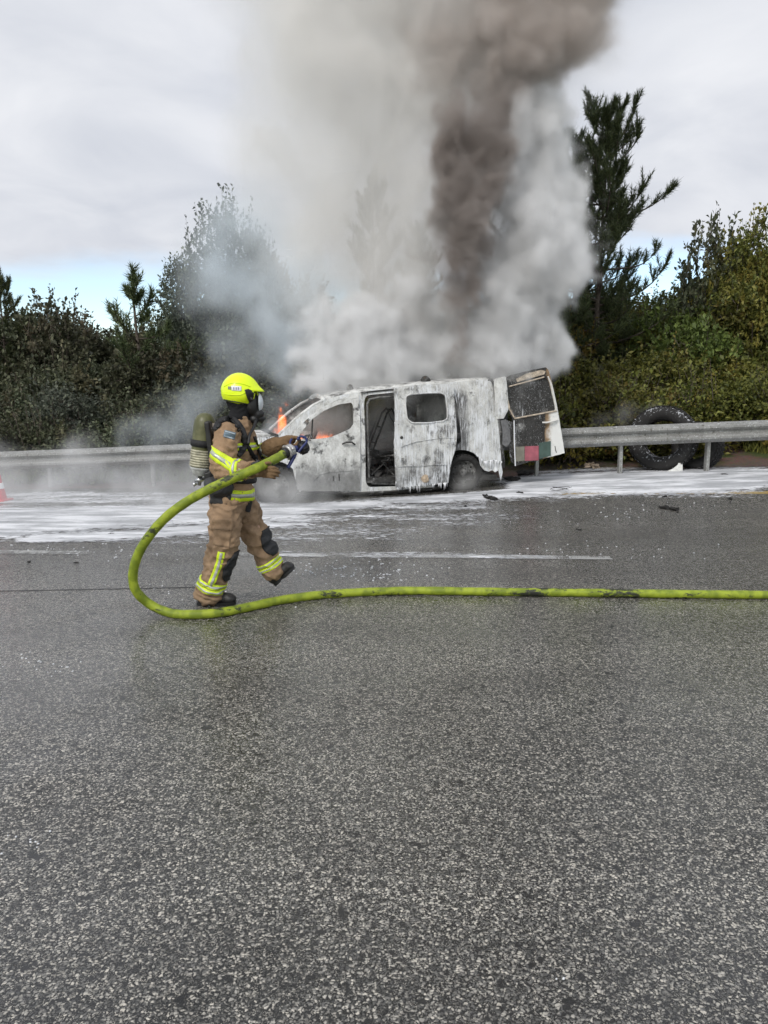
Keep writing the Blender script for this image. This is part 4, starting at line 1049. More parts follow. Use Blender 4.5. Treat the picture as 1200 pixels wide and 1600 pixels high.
wf = empty('wheel', VL(722, 739, .12) + Vector((0, W_ - .26, 0))); wf.parent = van; tyre('tyre', .30, .2, .2, 30, wf, TYRE)
# wheel housings (dark inner arches) and sill
for (a, b, r_) in ((431, 757, .42), (722, 740, .42)):
    c_ = VL(a, b, .03); bm = bmesh.new(); n = 14
    ra = [bm.verts.new(c_ + Vector((r_ * math.cos(math.pi * i / n), .02, r_ * math.sin(math.pi * i / n)))) for i in range(n + 1)]
    rb = [bm.verts.new(c_ + Vector((r_ * math.cos(math.pi * i / n), .34, r_ * math.sin(math.pi * i / n)))) for i in range(n + 1)]
    for i in range(n): bm.faces.new((ra[i], ra[i + 1], rb[i + 1], rb[i]))
    ctr = bm.verts.new(c_ + Vector((0, .34, 0)))
    for i in range(n): bm.faces.new((rb[i], rb[i + 1], ctr))
    from_bm('wheel_housing', bm, SM_DARK, van)
bm = bmesh.new(); bar(bm, [(470, 768, .03), (560, 771, .03), (620, 768, .03), (688, 762, .03)], .045, flat=.8); from_bm('sill', bm, SM_DARK, van)
# underside: axle, exhaust, fuel tank
bm = bmesh.new(); lbox(bm, sB - .2, sB + 1.2, .3, W_ - .3, .14, .28); bm_tube(bm, [(V(722, 740)[0], .2, .26), (V(722, 740)[0], W_ - .2, .26)], .05, 8); bm_tube(bm, [(sB, .5, .2), (sR - .1, .4, .22)], .03, 8); from_bm('underbody', bm, SM_DARK, van)
# melted wheel arch liner and bumper rags behind the rear wheel
bm = bmesh.new(); rag_px = [(748, 712), (757, 722), (768, 719), (783, 722), (786, 738), (783, 752), (779, 735), (774, 738), (770, 735), (764, 737), (757, 735), (751, 728)]
lp = V2(rag_px, .02); fa = [bm.verts.new((s, .03 + .03 * mnoise.noise(Vector((s * 9, z * 9, 1))), z)) for s, z in lp]; bm.faces.new(fa); fb = [bm.verts.new(v.co + Vector((0, .02, 0))) for v in fa]; bm.faces.new(fb[::-1])
for i in range(len(fa)): bm.faces.new((fa[i], fb[i], fb[(i + 1) % len(fa)], fa[(i + 1) % len(fa)]))
from_bm('torn_liner', bm, SM_QUART, van)

# tail: frame, near barn door swung right round, far door, rear cross member
bm = bmesh.new(); pr = [(774, 596), (778, 640), (783, 690), (786, 722)]
for u, o_ in ((0, .03), (1, -.03)): bm_tube(bm, [cross(a, b, u) + Vector((.01, o_, 0)) for a, b in pr], .045, 8, flat=.8)
bm_tube(bm, [cross(771, 595, u / 8, .07) for u in range(9)], .045, 8); from_bm('tail_frame', bm, SM_FRAME, van, True)
bm = bmesh.new(); s_, z_ = V(784, 722); lbox(bm, s_ - .08, s_ + .08, .06, W_ - .06, z_ - .10, z_ + .03); bmesh.ops.bevel(bm, geom=bm.edges[:], offset=.02, segments=2); from_bm('rear_bumper', bm, SM_DARK, van)
bm = bmesh.new(); lp = V2([(781, 657), (789, 655), (795, 672), (796, 690), (790, 698), (783, 694), (784, 675)], .05); fa = [bm.verts.new((s, .0, z)) for s, z in lp]; bm.faces.new(fa); fb = [bm.verts.new(v.co + Vector((0, .03, 0))) for v in fa]; bm.faces.new(fb[::-1])
for i in range(len(fa)): bm.faces.new((fa[i], fb[i], fb[(i + 1) % len(fa)], fa[(i + 1) % len(fa)]))
from_bm('lamp_housing', bm, plain('grey_char', (.15, .15, .155), .6, bump=(20, .01), var=.3), van)
RT = -.02
rd_px = [(788, 591), (800, 586), (820, 581), (842, 576), (853, 574), (857, 578), (863, 600), (870, 632), (876, 668), (882.5, 708), (860, 714), (842, 719), (826, 722), (806, 728), (803.5, 700), (803, 660), (797, 645), (791, 625)]
rw_px = [(796, 605), (812, 601), (836, 595), (854, 590), (858, 596), (864, 620), (868.5, 641), (850, 644), (828, 648), (805, 653), (800, 640), (796, 622)]
SM_RD = soot_metal('rear_door_paint', .12, .12, .5, 0, .8, 6.5, .75, fresh=(V(851, 660, RT)[0], .10))
rd = panel('rear_door', V2(rd_px, RT), [round_poly(V2(rw_px, RT), r=.3, n=3)], van, SM_RD, .05, RT, curve=False, buckle=.010, seed=9, step=.06, ragged=.003)
tag(rd, 'rear barn door swung wide open, black with a clean white edge')
def rpt(a, b, off=0): s, z = V(a, b, RT); return Vector((s, RT + off, z))
bm = bmesh.new(); lp = [rpt(a, b, .02) for a, b in rw_px]; fa = [bm.verts.new(p) for p in lp]; bm.faces.new(fa); fb = [bm.verts.new(p + Vector((0, .008, 0))) for p in lp]; bm.faces.new(fb[::-1]); from_bm('window', bm, SM_DOOR, rd)
SCT = plain('scorched_trim', (.50, .42, .33), .6, bump=(25, .005), var=.35)
bm = bmesh.new(); bm_tube(bm, [rpt(a, b, -.008) for a, b in [(792, 622), (796, 640), (804, 654), (830, 649), (852, 645), (869, 642)]], .014, 6); bm_tube(bm, [rpt(a, b, -.008) for a, b in [(795, 604), (812, 599.5), (836, 593), (850, 589)]], .012, 6); from_bm('window_frame', bm, SCT, rd)
bm = bmesh.new(); bm_tube(bm, [rpt(a, b, -.004) for a, b in [(856, 588), (862, 604), (867, 628), (870, 643)]], .012, 6); from_bm('edge_trim', bm, plain('white_trim', (.72, .71, .68), .5, var=.1), rd)
hp = [rpt(847, 660, -.006), rpt(853, 660, -.03), rpt(862, 658, -.038), rpt(871, 656, -.006)]
bm = bmesh.new(); bm_tube(bm, catmull(hp, 4), .018, 8, flat=.8); from_bm('handle', bm, plain('white_handle', (.70, .69, .66), .4, var=.06), rd, True)
bm = bmesh.new(); bm_tube(bm, [rpt(848, 647, -.008), rpt(849, 670, -.010), rpt(850, 688, -.008)], .010, 6); from_bm('hinge_rod', bm, SM_DARK, rd)
bm = bmesh.new(); bm_tube(bm, [rpt(803, 657, -.006), rpt(803.5, 690, -.006), rpt(805, 728, -.006)], .009, 6); from_bm('door_lip', bm, FOAMW, rd)
# lower panel: blank muted panels added in place of the unreadable number plate
for nm, pts, col in (('blank_panel', [(806, 698), (819, 697.5), (819, 720), (806, 721)], (.20, .19, .155)), ('blank_panel', [(819.5, 697.5), (841, 696.5), (841, 719), (819.5, 720)], (.36, .10, .13)), ('blank_panel', [(841.5, 692), (860, 689), (860, 712), (841.5, 717)], (.06, .10, .085))):
    bm = bmesh.new(); fa = [bm.verts.new(rpt(a, b, -.016)) for a, b in pts]; bm.faces.new(fa); fb = [bm.verts.new(rpt(a, b, -.004)) for a, b in pts]; bm.faces.new(fb[::-1])
    for i in range(4): bm.faces.new((fa[i], fb[i], fb[(i + 1) % 4], fa[(i + 1) % 4]))
    from_bm(nm, bm, plain('blank_panel_%d' % int(col[0] * 100), col, .6, bump=(40, .004), var=.2, vs=9), rd)
bm = bmesh.new(); bm_tube(bm, [rpt(867, 697, -.002), rpt(868.4, 705, -.004), rpt(869.5, 707, -.002)], .006, 5); from_bm('split', bm, SM_DARK, rd)
# outer skin strip on the hinge side, curled
bm = bmesh.new(); st = [rpt(a, b, o_) for a, b, o_ in [(774, 592, .06), (784, 589, .0), (790, 588, -.01)]]; sb_ = [rpt(a, b, o_) for a, b, o_ in [(776, 655, .07), (787, 654, .0), (794, 640, -.01)]]
nn = 8; rows = []
for i in range(nn + 1):
    t = i / nn; rows.append([bm.verts.new(a.lerp(b, t) + Vector((.0, -.025 * math.sin(math.pi * t), 0))) for a, b in zip(st, sb_)])
for r0, r1 in zip(rows[:-1], rows[1:]):
    for j in range(2): bm.faces.new((r0[j], r1[j], r1[j + 1], r0[j + 1]))
ex = bmesh.ops.extrude_face_region(bm, geom=bm.faces[:])
for v in [g for g in ex['geom'] if isinstance(g, bmesh.types.BMVert)]: v.co.y += .02
bmesh.ops.recalc_face_normals(bm, faces=bm.faces[:])
from_bm('door_skin', bm, SM_QUART, rd)
# scorched upper band of the door and the lining behind its hinge edge
bm = bmesh.new(); lp = [rpt(a, b, -.012) for a, b in [(806, 592), (822, 584), (845, 578), (852, 580), (850, 585), (828, 591), (808, 597)]]; fa = [bm.verts.new(p) for p in lp]; bm.faces.new(fa); fb = [bm.verts.new(p + Vector((0, .014, 0))) for p in lp]; bm.faces.new(fb[::-1])
for i in range(len(fa)): bm.faces.new((fa[i], fb[i], fb[(i + 1) % len(fa)], fa[(i + 1) % len(fa)]))
from_bm('scorched_strip', bm, SCT, rd)
bm = bmesh.new(); lp = [rpt(a, b, .03) for a, b in [(790, 656), (804, 660), (806, 726), (800, 722), (797, 704), (799, 690), (795, 672)]]; fa = [bm.verts.new(p) for p in lp]; bm.faces.new(fa); fb = [bm.verts.new(p + Vector((0, .02, 0))) for p in lp]; bm.faces.new(fb[::-1])
from_bm('hinge_plate', bm, SM_DOOR, rd)
# far barn door, edge seen past the near one
fpl = Matrix.Translation(Vector((V(784, 722)[0] + .02, W_ - .06, 0))) @ Matrix.Rotation(R(12), 4, 'Z')
fd2 = panel('rear_door', [(0, .55), (.0, 1.72), (.75, 1.80), (.86, 1.2), (.88, .62)], [round_poly([(.12, 1.1), (.12, 1.6), (.66, 1.66), (.74, 1.15)], r=.25)], van, SM_DARK, .05, 0, curve=False, xf=fpl, seed=14)
tag(fd2, 'black far rear door standing open behind the near one')
# ------------------------------------------------------------------ firefighter
FEET = G(336, 944); YB = FEET.y
pr_ = empty('person', Vector((P(350, 700, YB).x, YB, 0)))
tag(pr_, 'firefighter in tan turnout gear, neon yellow helmet and air tank walking with a hose', 'person')
RO = pr_.location.copy()
def Q(px, py, dy=0.0): return P(px, py, YB + dy) - RO
PXM = YB / FPX * 1.0                                # metres per pixel at the figure
def loft_ell(bm, secs, seg=20):
    """secs: (centre, rx, ry) horizontal-ish ellipses"""
    rings = [[bm.verts.new(c + Vector((rx * math.cos(2 * math.pi * k / seg), ry * math.sin(2 * math.pi * k / seg), 0))) for k in range(seg)] for c, rx, ry in secs]
    for r0, r1 in zip(rings[:-1], rings[1:]):
        for k in range(seg): bm.faces.new((r0[k], r0[(k + 1) % seg], r1[(k + 1) % seg], r1[k]))
    bm.faces.new(rings[0][::-1]); bm.faces.new(rings[-1])
def ball(bm, c, r, s=(1, 1, 1), rot=None):
    m4 = Matrix.Translation(c) @ (rot.to_4x4() if rot else Matrix.Identity(4)) @ Matrix.Diagonal((r * s[0], r * s[1], r * s[2], 1))
    return bmesh.ops.create_icosphere(bm, subdivisions=3, radius=1, matrix=m4)['verts']
def limb(bm, pts, rad, flat=1.0, seg=16):
    c = catmull(pts, 5); n = len(pts); rr = []
    for i in range(len(c)):
        t = i / 5; k = min(n - 2, int(t)); f_ = t - k; f_ = f_ * f_ * (3 - 2 * f_); rr.append(rad[k] * (1 - f_) + rad[k + 1] * f_)
    bm_tube(bm, c, rr, seg, flat=flat); ball(bm, c[0], rr[0] * .98); ball(bm, c[-1], rr[-1] * .98)
def fuse(name, bm, voxel, mat, parent, smooth_it=6, wrinkle=None, seed=0.0):
    """one continuous skin out of overlapping closed shapes"""
    tmp = from_bm('tmp', bm); bmesh_me = tmp.data
    rm_ = tmp.modifiers.new('r', 'REMESH'); rm_.mode = 'VOXEL'; rm_.voxel_size = voxel
    sm_ = tmp.modifiers.new('s', 'SMOOTH'); sm_.iterations = smooth_it; sm_.factor = .5
    dg = bpy.context.evaluated_depsgraph_get(); me = bpy.data.meshes.new_from_object(tmp.evaluated_get(dg)); bpy.data.objects.remove(tmp)
    me.materials.clear(); me.name = name
    if wrinkle:
        n = len(me.vertices); co = np.empty(n * 3, np.float32); me.vertices.foreach_get('co', co); co = co.reshape(-1, 3); no = np.empty(n * 3, np.float32); me.vertices.foreach_get('normal', no); no = no.reshape(-1, 3)
        w = np.zeros(n, np.float32)
        for sc_, an, amp, ridge in wrinkle:
            q = warp_(co, 5, .05) * np.array(an, np.float32) * sc_ + seed; v = gnoise(q); w += amp * ((.55 - np.abs(v) * 2) if ridge else v)
        co = co + no * w[:, None]; me.vertices.foreach_set('co', co.ravel()); me.update()
    return new_obj(name, me, mat, parent, True)
def warp_(p, s, amt): q = p * s; return p + amt * np.stack([gnoise(q), gnoise(q + 31.7), gnoise(q + 71.3)], 1)

def cloth(name, col, dirt=.4, rough=.85):
    m = M_(name); o = m.co(); n1_ = m.noise(6, 6, .65); n2_ = m.noise(30, 6, .7)
    c = m.mix(m.rng(n1_, .35, .65), tuple(x * .80 for x in col), tuple(min(1, x * 1.12) for x in col))
    c = m.mix(m.math('MULTIPLY', m.rng(m.noise(3.5, 7, .7), .50, .68), dirt), c, tuple(x * .33 for x in col)); c = m.mix(m.rng(n2_, .5, .75, 0, .35), c, tuple(x * .45 for x in col))
    m.set(col=c, rough=rough, spec=.25); wv_ = m.n('ShaderNodeTexWave', wave_type='BANDS', bands_direction='DIAGONAL'); wv_.inputs['Scale'].default_value = 110; m.l(o, wv_.inputs['Vector'])
    m.bump(m.math('ADD', m.math('MULTIPLY', n2_, 1.2), m.math('MULTIPLY', wv_.outputs[1], .12)), .005); return m.m
TANC = cloth('tan_aramid', (.37, .245, .15)); TANT = cloth('tan_aramid_trousers', (.36, .245, .155), .5)
YEL = plain('fluorescent_yellow', (.72, .92, .03), .55, bump=(120, .002), var=.12); SILV = plain('silver_tape', (.50, .51, .48), .35, metal=.3, bump=(160, .002), var=.2)
BLK = plain('black_webbing', (.014, .014, .016), .7, bump=(80, .004), var=.3); BLKR = plain('black_rubber_gear', (.012, .012, .013), .5, bump=(40, .003), var=.3)
KNEE = plain('black_knee_pad', (.022, .023, .026), .75, bump=(50, .006), var=.3); GLOVE = cloth('brown_leather', (.20, .125, .065), .6, .7); BOOT = plain('black_boot_leather', (.022, .021, .021), .55, bump=(35, .006), var=.4)
SKIN = plain('skin', (.45, .28, .2), .5)

ARM_R = [Q(357, 679, -.20), Q(350, 706, -.25), Q(348, 733, -.25), Q(373, 735, -.31), Q(400, 734, -.33)]
ARM_L = [Q(378, 679, .20), Q(386, 700, .22), Q(392, 716, .18), Q(408, 708, .10), Q(426, 699, .02)]
LEG_R = [Q(353, 790, -.10), Q(352, 832, -.11), Q(346, 866, -.10), Q(334, 898, -.06), Q(326, 927, -.03)]
LEG_L = [Q(378, 792, .10), Q(394, 826, .12), Q(407, 854, .13), Q(418, 873, .14), Q(427, 889, .15)]
TORSO = [(Q(375, 655), .075, .085), (Q(371, 667), .115, .15), (Q(368, 680), .150, .205), (Q(367, 705), .165, .205), (Q(366, 733), .160, .185), (Q(364, 757), .155, .175), (Q(361, 783), .160, .185)]
# the body under the gear: one continuous figure
bm = bmesh.new(); loft_ell(bm, [(c, rx * .78, ry * .82) for c, rx, ry in TORSO]); ball(bm, Q(364, 785), .13, (1, 1.15, .8))
limb(bm, ARM_R, [.065, .055, .048, .042, .034]); limb(bm, ARM_L, [.065, .055, .048, .042, .034]); limb(bm, LEG_R, [.095, .088, .065, .055, .045]); limb(bm, LEG_L, [.095, .088, .065, .055, .045])
limb(bm, [Q(374, 660), Q(377, 645), Q(379, 632)], [.06, .058, .06]); ball(bm, Q(378, 621), .098, (1.05, .82, 1.2))
fuse('body', bm, .016, SKIN, pr_, 4)
# jacket
bm = bmesh.new(); loft_ell(bm, TORSO); ball(bm, Q(357, 677, -.17), .088); ball(bm, Q(378, 677, .17), .088)
limb(bm, ARM_R, [.088, .092, .080, .072, .058]); limb(bm, ARM_L, [.088, .085, .078, .066, .056])
limb(bm, [Q(374, 664), Q(376, 652)], [.092, .082], seg=14)
WR = [(7, (1, 1, 2.3), .017, True), (15, (1, 1, 1.5), .012, True), (32, (1, 1, 1.3), .004, True), (4, (1, 1, 1), .012, False)]
jac = fuse('jacket', bm, .0115, TANC, pr_, 5, WR)
bm = bmesh.new()
loft_ell(bm, [(Q(363, 770), .135, .155), (Q(363, 783), .142, .165), (Q(364, 797), .140, .17), (Q(364, 806), .11, .15)])
limb(bm, LEG_R, [.128, .120, .112, .098, .104]); limb(bm, LEG_L, [.122, .108, .098, .090, .094])
tro = fuse('trousers', bm, .0115, TANT, pr_, 5, [(6.5, (1, 1, 2.3), .021, True), (14, (1, 1, 1.5), .013, True), (32, (1, 1, 1.3), .004, True), (4, (1, 1, 1), .014, False)], 4.0)
BJ = BVHTree.FromObject(jac, bpy.context.evaluated_depsgraph_get()); BT = BVHTree.FromObject(tro, bpy.context.evaluated_depsgraph_get())
def along(pts, t):
    c = catmull(pts, 12); x = t * (len(c) - 1); k = min(len(c) - 2, int(x)); return c[k].lerp(c[k + 1], x - k), (c[min(k + 3, len(c) - 1)] - c[max(0, k - 2)]).normalized()
def skin_patch(name, bvh, pts, t0, t1, mat, parent, a0=0, a1=360, na=48, nt_=3, off=.0045, tilt=None, thick=.004, rounded=False):
    """strip laid on the cloth: rays cast outward from the limb's axis; angle 0 = forward (+x), 90 = away from viewer"""
    bm = bmesh.new(); rows = []
    full = abs(a1 - a0) >= 359
    mid_, hw_ = (a0 + a1) / 2, (a1 - a0) / 2
    for i in range(nt_ + 1):
        c, d = along(pts, t0 + (t1 - t0) * i / nt_)
        if tilt: d = (d + V3(tilt)).normalized()
        f0 = (Vector((1, 0, 0)) - d * d.x); f0.normalize(); s0_ = d.cross(f0);
        if s0_.y < 0: s0_ = -s0_
        row = []; rf = 1 if not rounded else (.30 + .70 * math.sin(math.pi * min(.97, max(.03, i / nt_))) ** .5)
        for k in range(na + (0 if full else 1)):
            a = R(mid_ + hw_ * rf * (2 * k / na - 1)) if not full else R(a0 + (a1 - a0) * k / na); v = f0 * math.cos(a) + s0_ * math.sin(a)
            h_ = bvh.ray_cast(c, v, .5)
            q = h_[0] if h_[0] is not None else c + v * .1
            row.append((q, v))
        # calm the strip: tape bridges small creases
        R_ = [(q - c).length for q, v in row]; n_ = len(R_)
        R2 = [max(R_[k], (R_[k - 1] + R_[k] + R_[(k + 1) % n_]) / 3) if (full or 0 < k < n_ - 1) else R_[k] for k in range(n_)]
        rows.append(([bm.verts.new(c + v * (r_ + off)) for (q, v), r_ in zip(row, R2)], [bm.verts.new(c + v * (r_ + off - thick)) for (q, v), r_ in zip(row, R2)]))
    for (o0, i0), (o1, i1) in zip(rows[:-1], rows[1:]):
        m_ = len(o0)
        for k in range(m_ if full else m_ - 1):
            j = (k + 1) % m_; bm.faces.new((o0[k], o0[j], o1[j], o1[k])); bm.faces.new((i0[k], i1[k], i1[j], i0[j]))
        if not full:
            for k in (0, m_ - 1): bm.faces.new((o0[k], o1[k], i1[k], i0[k]))
    for (o_, i_) in (rows[0], rows[-1]):
        m_ = len(o_)
        for k in range(m_ if full else m_ - 1): j = (k + 1) % m_; bm.faces.new((o_[k], i_[k], i_[j], o_[j]))
    bmesh.ops.recalc_face_normals(bm, faces=bm.faces[:])
    return from_bm(name, bm, mat, parent, True)
def tape(bvh, pts, t0, t1, parent, tilt=None, a0=0, a1=360):
    """yellow band with a silver stripe along its middle"""
    y = skin_patch('reflective_band', bvh, pts, t0, t1, YEL, parent, tilt=tilt, a0=a0, a1=a1)
    w = t1 - t0; skin_patch('silver_stripe', bvh, pts, t0 + w * .33, t1 - w * .33, SILV, y, off=.007, tilt=tilt, a0=a0, a1=a1, nt_=2); return y
TA = [c for c, _, _ in TORSO]
tape(BJ, ARM_R, .26, .385, jac, tilt=(-.38, 0, 0)); tape(BJ, ARM_R, .705, .78, jac); tape(BJ, ARM_L, .84, .96, jac)
tape(BJ, TA, .855, .96, jac); tape(BJ, TA, .40, .47, jac, a0=-75, a1=60)
# vertical yellow strip down the back of the coat
skin_patch('reflective_band', BJ, TA, .42, .84, YEL, jac, a0=196, a1=212, na=6, nt_=14)
tape(BT, LEG_R, .80, .858, tro); tape(BT, LEG_R, .868, .925, tro); tape(BT, LEG_L, .775, .85, tro); tape(BT, LEG_L, .862, .94, tro)
yb = skin_patch('reflective_band', BT, LEG_R, .42, .83, YEL, tro, a0=262, a1=290, na=8, nt_=16); skin_patch('silver_stripe', BT, LEG_R, .43, .82, SILV, yb, a0=271, a1=281, na=4, nt_=16, off=.008)
skin_patch('knee_pad', BT, LEG_R, .42, .74, KNEE, tro, a0=-58, a1=58, na=16, nt_=16, off=.014, thick=.014, rounded=True)
skin_patch('knee_pad', BT, LEG_L, .30, .72, KNEE, tro, a0=-70, a1=55, na=16, nt_=16, off=.016, thick=.015, rounded=True)
skin_patch('pocket_flap', BT, LEG_R, .10, .20, TANT, tro, a0=238, a1=304, na=14, nt_=5, off=.010, thick=.010)
skin_patch('side_pocket', BT, LEG_R, .19, .36, TANT, tro, a0=242, a1=300, na=14, nt_=7, off=.007, thick=.007)
skin_patch('jacket_hem', BJ, TA, .965, .992, TANC, jac, off=.008, thick=.010, na=60)
skin_patch('trouser_cuff', BT, LEG_R, .965, .995, TANT, tro, off=.010, thick=.012)

# things pressed on from the viewer's side of the coat
def onto(px, py, off=.006, bvh=BJ, back=.2):
    c = Q(px, py, -back); d_ = (Vector((c.x + RO.x, c.y + RO.y, c.z)) - Vector((0, 0, CAM_H))).normalized()
    h_ = bvh.ray_cast(c - d_ * .8, d_, 2.0)
    return (h_[0] - d_ * off) if h_[0] is not None else c
def strap(name, pts, w, mat, parent, off=.010, th=.008, n=6, bvh=BJ, back=.2):
    c = [onto(a, b, off, bvh, back) for a, b in [(p_.x, p_.y) for p_ in catmull([(a, b, 0) for a, b in pts], n)]]
    bm = bmesh.new(); rows = []
    for i, q in enumerate(c):
        t = (c[min(i + 1, len(c) - 1)] - c[max(i - 1, 0)]).normalized(); nrm = Vector((0, -1, 0)); nrm = (nrm - t * nrm.dot(t)).normalized(); s = t.cross(nrm).normalized() * w / 2
        rows.append([bm.verts.new(q + s + nrm * th / 2), bm.verts.new(q - s + nrm * th / 2), bm.verts.new(q - s - nrm * th / 2), bm.verts.new(q + s - nrm * th / 2)])
    for r0, r1 in zip(rows[:-1], rows[1:]):
        for k in range(4): bm.faces.new((r0[k], r0[(k + 1) % 4], r1[(k + 1) % 4], r1[k]))
    bm.faces.new(rows[0][::-1]); bm.faces.new(rows[-1]); bmesh.ops.recalc_face_normals(bm, faces=bm.faces[:])
    return from_bm(name, bm, mat, parent, True)
strap('shoulder_strap', [(337, 672), (343, 660), (353, 655), (364, 656), (374, 666), (381, 681), (382, 695), (377, 705), (371, 711)], .050, BLK, pr_, .014, .018)
strap('shoulder_strap', [(340, 668), (347, 659), (356, 657), (366, 661), (374, 673)], .022, BLKR, pr_, .026, .012)
strap('chest_strap', [(382, 690), (388, 700), (395, 712), (402, 722), (405, 735)], .035, BLK, pr_, .014, .012)
strap('sling', [(398, 682), (402, 696), (408, 712), (416, 724)], .022, BLK, pr_, .012, .010)
belt = skin_patch('waist_belt', BJ, TA, .735, .785, BLK, pr_, off=.012, thick=.012, na=56)
bm = bmesh.new()
for (a, b, r_) in ((383, 684, .028), (386, 690, .024), (399, 716, .026), (403, 723, .022), (396, 726, .020)):
    c = onto(a, b, .012); vs = ball(bm, c, r_, (1, .6, 1.1))
tag(fuse('buckle', bm, .008, BLKR, pr_, 1), kind='stuff')
# arm patch with faint bars
c0 = [onto(a, b, .007) for a, b in ((351, 672), (369, 677), (366, 688), (350, 683))]
bm = bmesh.new(); grid = [[None] * 7 for _ in range(5)]
for i in range(5):
    for j in range(7):
        a = (351 + (369 - 351) * j / 6 - i * .6, 671.5 + 4.5 * j / 6 + 11 * i / 4); grid[i][j] = bm.verts.new(onto(*a, .008))
for i in range(4):
    for j in range(6): bm.faces.new((grid[i][j], grid[i][j + 1], grid[i + 1][j + 1], grid[i + 1][j]))
pt = from_bm('arm_patch', bm, plain('patch_blue_grey', (.16, .22, .27), .7, bump=(90, .003), var=.3), jac)
for rr_ in (0.12, .80):
    bm = bmesh.new(); rows = []
    for i in (0, 1):
        rows.append([bm.verts.new(onto(352 + 15.5 * j / 6 - (rr_ + i * .12) * 2.4, 671.5 + 4.5 * j / 6 + 11 * (rr_ + i * .12), .011)) for j in range(7)])
    for j in range(6): bm.faces.new((rows[0][j], rows[0][j + 1], rows[1][j + 1], rows[1][j]))
    from_bm('patch_bar', bm, plain('patch_light', (.40, .46, .50), .7), pt)

# helmet
HC = Q(374, 613)
m = M_('helmet_shell'); m.set(col=m.mix(m.rng(m.noise(14, 6, .7), .56, .72, 0, .35), (.78, .98, .012), (.45, .55, .05)), rough=.38, spec=.45); m.p.inputs['Coat Weight'].default_value = .15; HELM = m.m
bm = bmesh.new(); bmesh.ops.create_uvsphere(bm, u_segments=48, v_segments=32, radius=1)
for v in bm.verts:
    x, y, z = v.co
    X = x * (.152 if x > 0 else .138); Yy = y * .124; Z = z * (.137 if z > 0 else .125)
    if z > 0: Z *= 1 + .03 * math.cos(x * 2)
    if x > 0: X += .036 * math.exp(-((Z - .012) / .030) ** 2) * x ** 2; Yy *= 1 - .10 * x * x
    crest = math.exp(-(Yy / .022) ** 2) * .006 * (1 if z > 0 else 0); n_ = Vector((x, y, z))
    ear = .012 * math.exp(-((X - .06) / .05) ** 2 - ((Z + .04) / .045) ** 2); Yy += math.copysign(ear, y)
    v.co = Vector((X, Yy, Z)) + n_ * crest
tiltH = Matrix.Rotation(R(3), 4, 'Y')
def cutp(co, no, faces=None, clear=True):
    fs = faces or bm.faces[:]; g_ = set(fs); es = {e for f in fs for e in f.edges}; vs = {v for f in fs for v in f.verts}
    bmesh.ops.bisect_plane(bm, geom=list(g_) + list(es) + list(vs), plane_co=co, plane_no=no, clear_outer=clear, dist=1e-5)
cutp(Vector((0, 0, -.084)), Vector((-.20, 0, -1)).normalized())
low = [f for f in bm.faces if f.calc_center_median().z < .0]
cutp(Vector((0, 0, .0)), Vector((0, 0, -1)), clear=False)
low = [f for f in bm.faces if f.calc_center_median().z < 0]
cutp(Vector((.124, 0, -.04)), Vector((1, 0, -.25)).normalized(), faces=low, clear=True)
ex = bmesh.ops.extrude_face_region(bm, geom=bm.faces[:])
for v in [g for g in ex['geom'] if isinstance(g, bmesh.types.BMVert)]: v.co *= .955
bmesh.ops.recalc_face_normals(bm, faces=bm.faces[:])
for v in bm.verts: v.co = (tiltH @ v.co) + HC
hel = from_bm('helmet', bm, HELM, pr_, True)
BH = BVHTree.FromObject(hel, bpy.context.evaluated_depsgraph_get())
def hpatch(name, poly, mat, off, par=hel, th=.006, n=5):
    ctr = (sum(a for a, b in poly) / len(poly), sum(b for a, b in poly) / len(poly)); bm = bmesh.new()
    cv = bm.verts.new(onto(*ctr, off, BH, .1)); rings = []
    for k in range(1, n + 1): rings.append([bm.verts.new(onto(ctr[0] + (a - ctr[0]) * k / n, ctr[1] + (b - ctr[1]) * k / n, off, BH, .1)) for a, b in poly])
    L = len(poly)
    for j in range(L): bm.faces.new((cv, rings[0][j], rings[0][(j + 1) % L]))
    for r0, r1 in zip(rings[:-1], rings[1:]):
        for j in range(L): bm.faces.new((r0[j], r1[j], r1[(j + 1) % L], r0[(j + 1) % L]))
    bot = [bm.verts.new(v.co + Vector((0, th + .004, 0))) for v in rings[-1]]
    for j in range(L): bm.faces.new((rings[-1][j], bot[j], bot[(j + 1) % L], rings[-1][(j + 1) % L]))
    bmesh.ops.recalc_face_normals(bm, faces=bm.faces[:]); return from_bm(name, bm, mat, par, True)
def lerp_poly(p, n=3): 
    o = []
    for i in range(len(p)):
        for k in range(n): o.append((p[i][0] + (p[(i + 1) % len(p)][0] - p[i][0]) * k / n, p[i][1] + (p[(i + 1) % len(p)][1] - p[i][1]) * k / n))
    return o
hpatch('side_cover', lerp_poly([(382, 609), (388, 607.5), (397, 612), (399, 623), (397, 630), (391, 632), (386, 622)]), BLKR, .008)
hpatch('label_edge', lerp_poly([(356, 603.5), (361, 604), (361, 609), (356, 608)]), plain('grey_label', (.22, .23, .16), .6, var=.3, vs=60), .004)
lab = hpatch('label', lerp_poly([(361, 602.5), (377, 603.5), (377, 611), (362, 610)]), plain('white_label', (.72, .72, .76), .5, var=.06, vs=80), .005)
for a in (364.5, 368.2, 371.5): hpatch('label_mark', lerp_poly([(a, 605), (a + 1.6, 605.2), (a + 1.6, 609), (a, 608.8)], 1), plain('label_ink', (.18, .19, .30), .6), .0065, lab)
hpatch('side_button', lerp_poly([(391, 621), (394, 622), (395, 625), (392, 624)], 2), plain('grey_button', (.16, .15, .17), .4), .014)
def hline(name, pts, r_, mat, off=.002):
    bm = bmesh.new(); bm_tube(bm, [onto(p_.x, p_.y, off, BH, .1) for p_ in catmull([(a, b, 0) for a, b in pts], 6)], r_, 6); return from_bm(name, bm, mat, hel, True)
